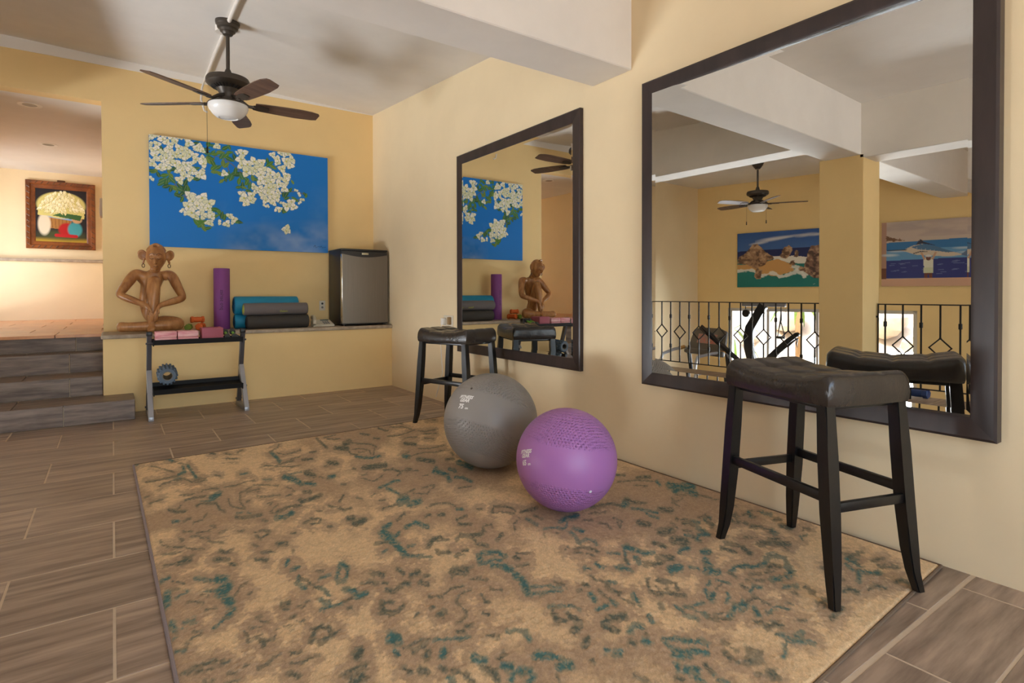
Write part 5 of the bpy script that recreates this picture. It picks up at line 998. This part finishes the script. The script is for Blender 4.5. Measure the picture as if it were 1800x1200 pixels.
def rock(pts, c1=(164, 128, 98), c2=(92, 66, 54)):
    Pq.poly(pts, c1, jit=.012, jscale=25); xs = [p[0] for p in pts]; ys = [p[1] for p in pts]; q = Pq.sl(min(xs), max(xs), min(ys), max(ys))
    Xq, Yq = Pq.X[q], Pq.Y[q]; mk = np.zeros(Xq.shape, bool); n = len(pts)
    for i in range(n):
        (x1, y1), (x2, y2) = pts[i], pts[(i+1) % n]
        if y1 != y2: mk ^= ((y1 > Yq) != (y2 > Yq)) & (Xq < (x2-x1)*(Yq-y1)/(y2-y1)+x1)
    tx = fbm(Xq*26, Yq*22, 4); Pq.blend(mk*np.clip((tx-.50)*9, 0, 1)*.85, c2, q); Pq.blend(mk*np.clip((.42-tx)*9, 0, 1)*.6, (208, 176, 142), q)
    k = rr.randint(8, 20)
    for i in range(k):
        x, y = rr.uniform(min(xs), max(xs)), rr.uniform(min(ys), max(ys))
        n = len(pts); inside = False
        for a in range(n):
            (x1, y1), (x2, y2) = pts[a], pts[(a+1) % n]
            if (y1 > y) != (y2 > y) and x < (x2-x1)*(y-y1)/(y2-y1)+x1: inside = not inside
        if inside: Pq.poly([(x-.02, y-.02), (x+.01, y-.025), (x+.025, y+.015), (x, y+.02)], rr.choice([c2, (190, 156, 122), (120, 90, 72)]), .8, jit=.01)
rock([(0, .44), (.02, .56), (.10, .62), (.20, .78), (.26, .80), (.33, .70), (.38, .62), (.46, .56), (.48, .50), (.40, .48), (.36, .40), (.24, .33), (.14, .42)])
rock([(.22, .20), (.26, .36), (.32, .30), (.31, .16), (.26, .14)]); rock([(.55, .54), (.60, .70), (.66, .74), (.70, .68), (.68, .58), (.64, .52), (.58, .51)]); rock([(.72, .54), (.74, .63), (.77, .60), (.77, .53)]); rock([(.66, .40), (.70, .46), (.74, .41), (.70, .38)])
rock([(.82, .28), (.86, .44), (.88, .60), (.92, .70), (1.3, .76), (1.3, .15), (.95, .15)], (138, 104, 86), (70, 52, 50)); rock([(.77, .30), (.80, .36), (.84, .32), (.82, .27)])
Pq.poly([(.94, .04), (.965, .055), (.97, .045)], (226, 226, 226), .9)
far_print('seaside_photograph', 'large photograph of rock arches on a beach, left of the column in the mirror', -.77, .89, 1.20, 2.20, Pq, U, V)
fw_, fh_ = 2.30, 1.015
U, V = dist_grid(230, 120, fw_, fh_); X = (fw_-U)/fh_; Y = V/fh_; Pq = Paint(X, Y, (196, 178, 168))
Pq.blend(np.clip((fbm(X*3, Y*9, 3)-.5)*4, 0, 1)*.5*(Y > .75), (160, 148, 152)); Pq.blend(1.*((X < .06)), (176, 138, 120)); Pq.blend(1.*((X < .06) & (Y < .28)), (110, 66, 52))
Pq.poly([(.06, .70), (.3, .71), (.06, .78)], (112, 78, 52), jit=.02, jscale=30)
Pq.poly([(.06, .12), (2.3, .12), (2.3, .72), (.06, .68)], (96, 150, 196)); Pq.poly([(.06, .56), (2.3, .60), (2.3, .73), (.06, .68)], (44, 112, 170)); Pq.poly([(.06, .12), (2.3, .12), (2.3, .44), (.06, .40)], (42, 52, 124))
for k in range(46): x, y = rr.uniform(.08, 2.2), rr.uniform(.15, .38); Pq.stroke([(x, y), (x+.06, y+.004)], .010, (120, 132, 176), .7)
for k in range(10): Pq.ell(rr.uniform(.1, 2.1), rr.uniform(.45, .56), .10, .015, (196, 208, 220), .7, soft=1.)
for dx in (0., ):
    Pq.poly([(.08, .562), (.30, .565), (.40, .62), (.52, .64), (.66, .60), (.85, .52), (1.02, .46), (1.0, .45), (.82, .44), (.6, .46), (.44, .48), (.32, .53), (.26, .548)], (206, 190, 172))
    Pq.poly([(.38, .60), (.52, .638), (.68, .60), (.90, .50), (.84, .495), (.62, .54), (.46, .56)], (74, 112, 150)); Pq.poly([(.44, .63), (.50, .72), (.54, .67), (.70, .605), (.52, .645)], (40, 44, 66))
    Pq.stroke([(.08, .562), (.32, .562)], .016, (50, 54, 70)); Pq.stroke([(.42, .50), (.50, .525), (.58, .52)], .014, (50, 54, 70)); Pq.poly([(.98, .46), (1.10, .56), (1.08, .50), (1.10, .40), (1.03, .44)], (90, 110, 140))
    for k in range(8): x = .40+.055*k; Pq.stroke([(x, .60-.013*k), (x+.004, .55-.012*k)], .008, (196, 196, 196), .7)
for cx in (.60, 1.30):
    Pq.poly([(cx-.055, .24), (cx+.055, .24), (cx+.05, .13), (cx+.02, .10), (cx, .2), (cx-.02, .10), (cx-.05, .13)], (116, 62, 50)); Pq.poly([(cx-.062, .20), (cx+.062, .20), (cx+.055, .29), (cx-.055, .29)], (206, 210, 180)); Pq.poly([(cx-.055, .28), (cx+.055, .28), (cx+.06, .43), (cx-.06, .43)], (222, 222, 206))
    Pq.stroke([(cx-.05, .41), (cx-.085, .50)], .024, (196, 150, 120)); Pq.stroke([(cx+.05, .41), (cx+.085, .50)], .024, (196, 150, 120)); Pq.ell(cx, .425, .034, .04, (110, 62, 50)); Pq.ell(cx, .455, .04, .018, (210, 214, 220))
Pq.poly([(-.1, -.1), (2.4, -.1), (2.4, .125), (-.1, .115)], (206, 164, 140))
far_print('fishing_photograph', 'large photograph of a marlin mural held up, right of the column in the mirror', -3.70, -1.40, 1.195, 2.21, Pq, U, V)

# ------------------------------------------------------------------ gym machines seen in the mirror
M['mach'] = mat('black_machine_steel', (34, 34, 38), .4, .3); M['silver'] = mat('silver_tube', (176, 180, 190), .3, .6); M['console'] = mat('dark_grey_console', (82, 74, 68), .5); M['tgrip'] = mat('tan_grip', (176, 130, 70), .6)
tm = thing('treadmill', 'grey treadmill below the railing at the left of the mirror', 'treadmill', (-2.6, 5.7, -.75))
ca = Vector((-3.0, 5.18, .10)); cb_ = Vector((-3.0, 5.98, .12))
tilt_ = Matrix.Translation((-3.0, 5.58, .30)) @ Matrix.Rotation(R(12), 4, 'Z') @ Matrix.Rotation(R(-18), 4, 'Y')
lp = lambda m_, n_, mt, **k: m_.xf(tilt_).build(n_, mt, tm, **k)
co = MB().prism([(-.40, -.13), (-.36, -.18), (.36, -.18), (.40, -.13), (.36, .17), (.22, .215), (-.22, .215), (-.36, .17)], -.05, .012, lambda u, v, h: (h, u, v)); bmesh.ops.bevel(co.bm, geom=co.bm.edges[:], offset=.012, segments=2, affect='EDGES'); lp(co, 'console', M['console'])
lp(MB().box((.010, -.20, -.06), (.018, .22, .10), .004), 'display_panel', mat('display_panel', (120, 112, 104), .4, col2=(176, 92, 84), vscale=22))
lp(MB().cyl((.012, -.28, .02), (.02, -.28, .02), .05, n=20), 'speaker_dial', M['mach'])
lp(MB().box((-.02, -.42, -.26), (.07, .42, -.17), .02), 'tray_shelf', M['console'])
for a, b, c, g in (((-2.95, 5.98, .16), (-2.55, 6.16, .06), (-2.50, 6.17, -.66), 1), ((-2.95, 5.20, .13), (-2.52, 5.46, .06), (-2.46, 5.50, -.66), 1)):
    tb = MB().tube([(a[0]-.06, a[1], a[2]-.1), a, ((a[0]+b[0])/2, (a[1]+b[1])/2, (a[2]+b[2])/2+.02), b, (b[0]+.05, b[1], b[2]-.10), c], [.026, .026, .026, .026, .024, .022], 12).build('handrail', M['silver'], tm)
    MB().tube([((a[0]*.95+b[0]*.05), (a[1]*.95+b[1]*.05), a[2]+.005), ((a[0]*.7+b[0]*.3), (a[1]*.7+b[1]*.3), (a[2]*.7+b[2]*.3)+.012)], .031, 12).build('foam_grip', M['tgrip'], tb)
for yy in (5.22, 5.94): MB().tube([(-3.10, yy, -.70), (-3.05, yy, -.2), (-2.98, yy, .14)], .035, 10).build('upright', M['mach'], tm)
MB().box((-3.2, 5.28, -.74), (-1.75, 5.90, -.60), .02).build('deck', M['mach'], tm)
MB().box((-3.0, 5.35, -.602), (-1.8, 5.83, -.595)).build('belt', M['black'], tm)
hg = thing('home_gym', 'black home gym machine with a curved mast and pulleys before the gym window', 'exercise machine', (-2.9, 4.6, -.75))
def slab_tube(P, w, d, m, name, parent, ax=Vector((1, 0, 0))):
    P = [Vector(p) for p in P]; mb = MB(); rs = []
    for i, p in enumerate(P):
        t = (P[min(i+1, len(P)-1)]-P[max(i-1, 0)]).normalized(); n_ = ax.cross(t).normalized(); ww = w[i] if isinstance(w, list) else w
        rs.append(mb.ring([p-n_*ww/2-ax*d/2, p+n_*ww/2-ax*d/2, p+n_*ww/2+ax*d/2, p-n_*ww/2+ax*d/2]))
    mb.skin(rs); return mb.build(name, m, parent, smooth=30)
slab_tube([(-2.9, 4.555, .905), (-2.9, 4.57, .885), (-2.9, 4.59, .85), (-2.9, 4.68, .70), (-2.9, 4.77, .545), (-2.9, 4.80, .40), (-2.9, 4.79, .22), (-2.9, 4.74, .02), (-2.9, 4.70, -.74)], [.125, .128, .13, .135, .14, .14, .13, .12, .12], .07, M['mach'], 'mast', hg)
MB().box((-2.93, 4.22, .885), (-2.87, 4.90, .945), .008).build('crossbar', mat('grey_crossbar', (128, 126, 128), .4, .4), hg)
pl = MB().tube([(-2.88, 4.84, .89), (-2.88, 4.84, .84)], .008, 6).build('pulley_cable', M['mach'], hg)
MB().lathe([(.02, -.026), (.058, -.024), (.062, 0), (.058, .024), (.02, .026)], (-2.88, 4.83, .775), 20, (1, 0, 0)).build('pulley', M['black'], pl)
hk = MB().tube([(-2.88, 4.28, .89), (-2.88, 4.28, .70), (-2.88, 4.31, .55), (-2.88, 4.33, .44)], [.006, .016, .008, .008], 6).build('strap', M['mach'], hg)
MB().tube([(-2.88, 4.28, .66), (-2.88, 4.235, .50), (-2.88, 4.225, .435)], .008, 6).build('strap_side', M['mach'], hk)
MB().tube([(-2.88, 4.34, .43), (-2.88, 4.22, .43)], .020, 10).build('stirrup_grip', M['black'], hk)
slab_tube([(-2.9, 4.74, -.30), (-2.9, 4.44, .12), (-2.9, 4.22, .35), (-2.9, 4.05, .49)], [.15, .10, .075, .06], .05, M['mach'], 'press_arm', hg)
slab_tube([(-2.86, 4.30, .20), (-2.86, 4.12, .36), (-2.86, 4.02, .43)], .022, .03, M['mach'], 'arm_rod', hg)
MB().lathe([(.03, -.03), (.036, 0), (.03, .03)], (-2.9, 4.05, .485), 16, (1, 0, 0)).build('arm_knob', M['black'], hg)
MB().tube([(-2.88, 4.03, .42), (-2.88, 4.05, .36), (-2.88, 4.04, .30)], [.004, .012, .004], 6).build('pull_tab', M['black'], hg)
for k in range(3): slab_tube([(-2.46+.05*k, 5.35-.03*k, .57-.012*k), (-2.46+.05*k, 5.0-.03*k, .31-.012*k), (-2.46+.05*k, 4.50-.03*k, -.07)], .045, .028, M['mach'], 'power_rod', hg)
MB().box((-3.3, 4.60, -.75), (-2.0, 4.80, -.66), .01).build('base_rail', M['mach'], hg)
MB().box((-2.5, 4.45, -.40), (-1.95, 4.95, -.30), .03).build('bench_seat', M['leather'], hg)
MB().box((-2.26, 4.66, -.67), (-2.18, 4.74, -.40), .008).build('seat_post', M['mach'], hg)
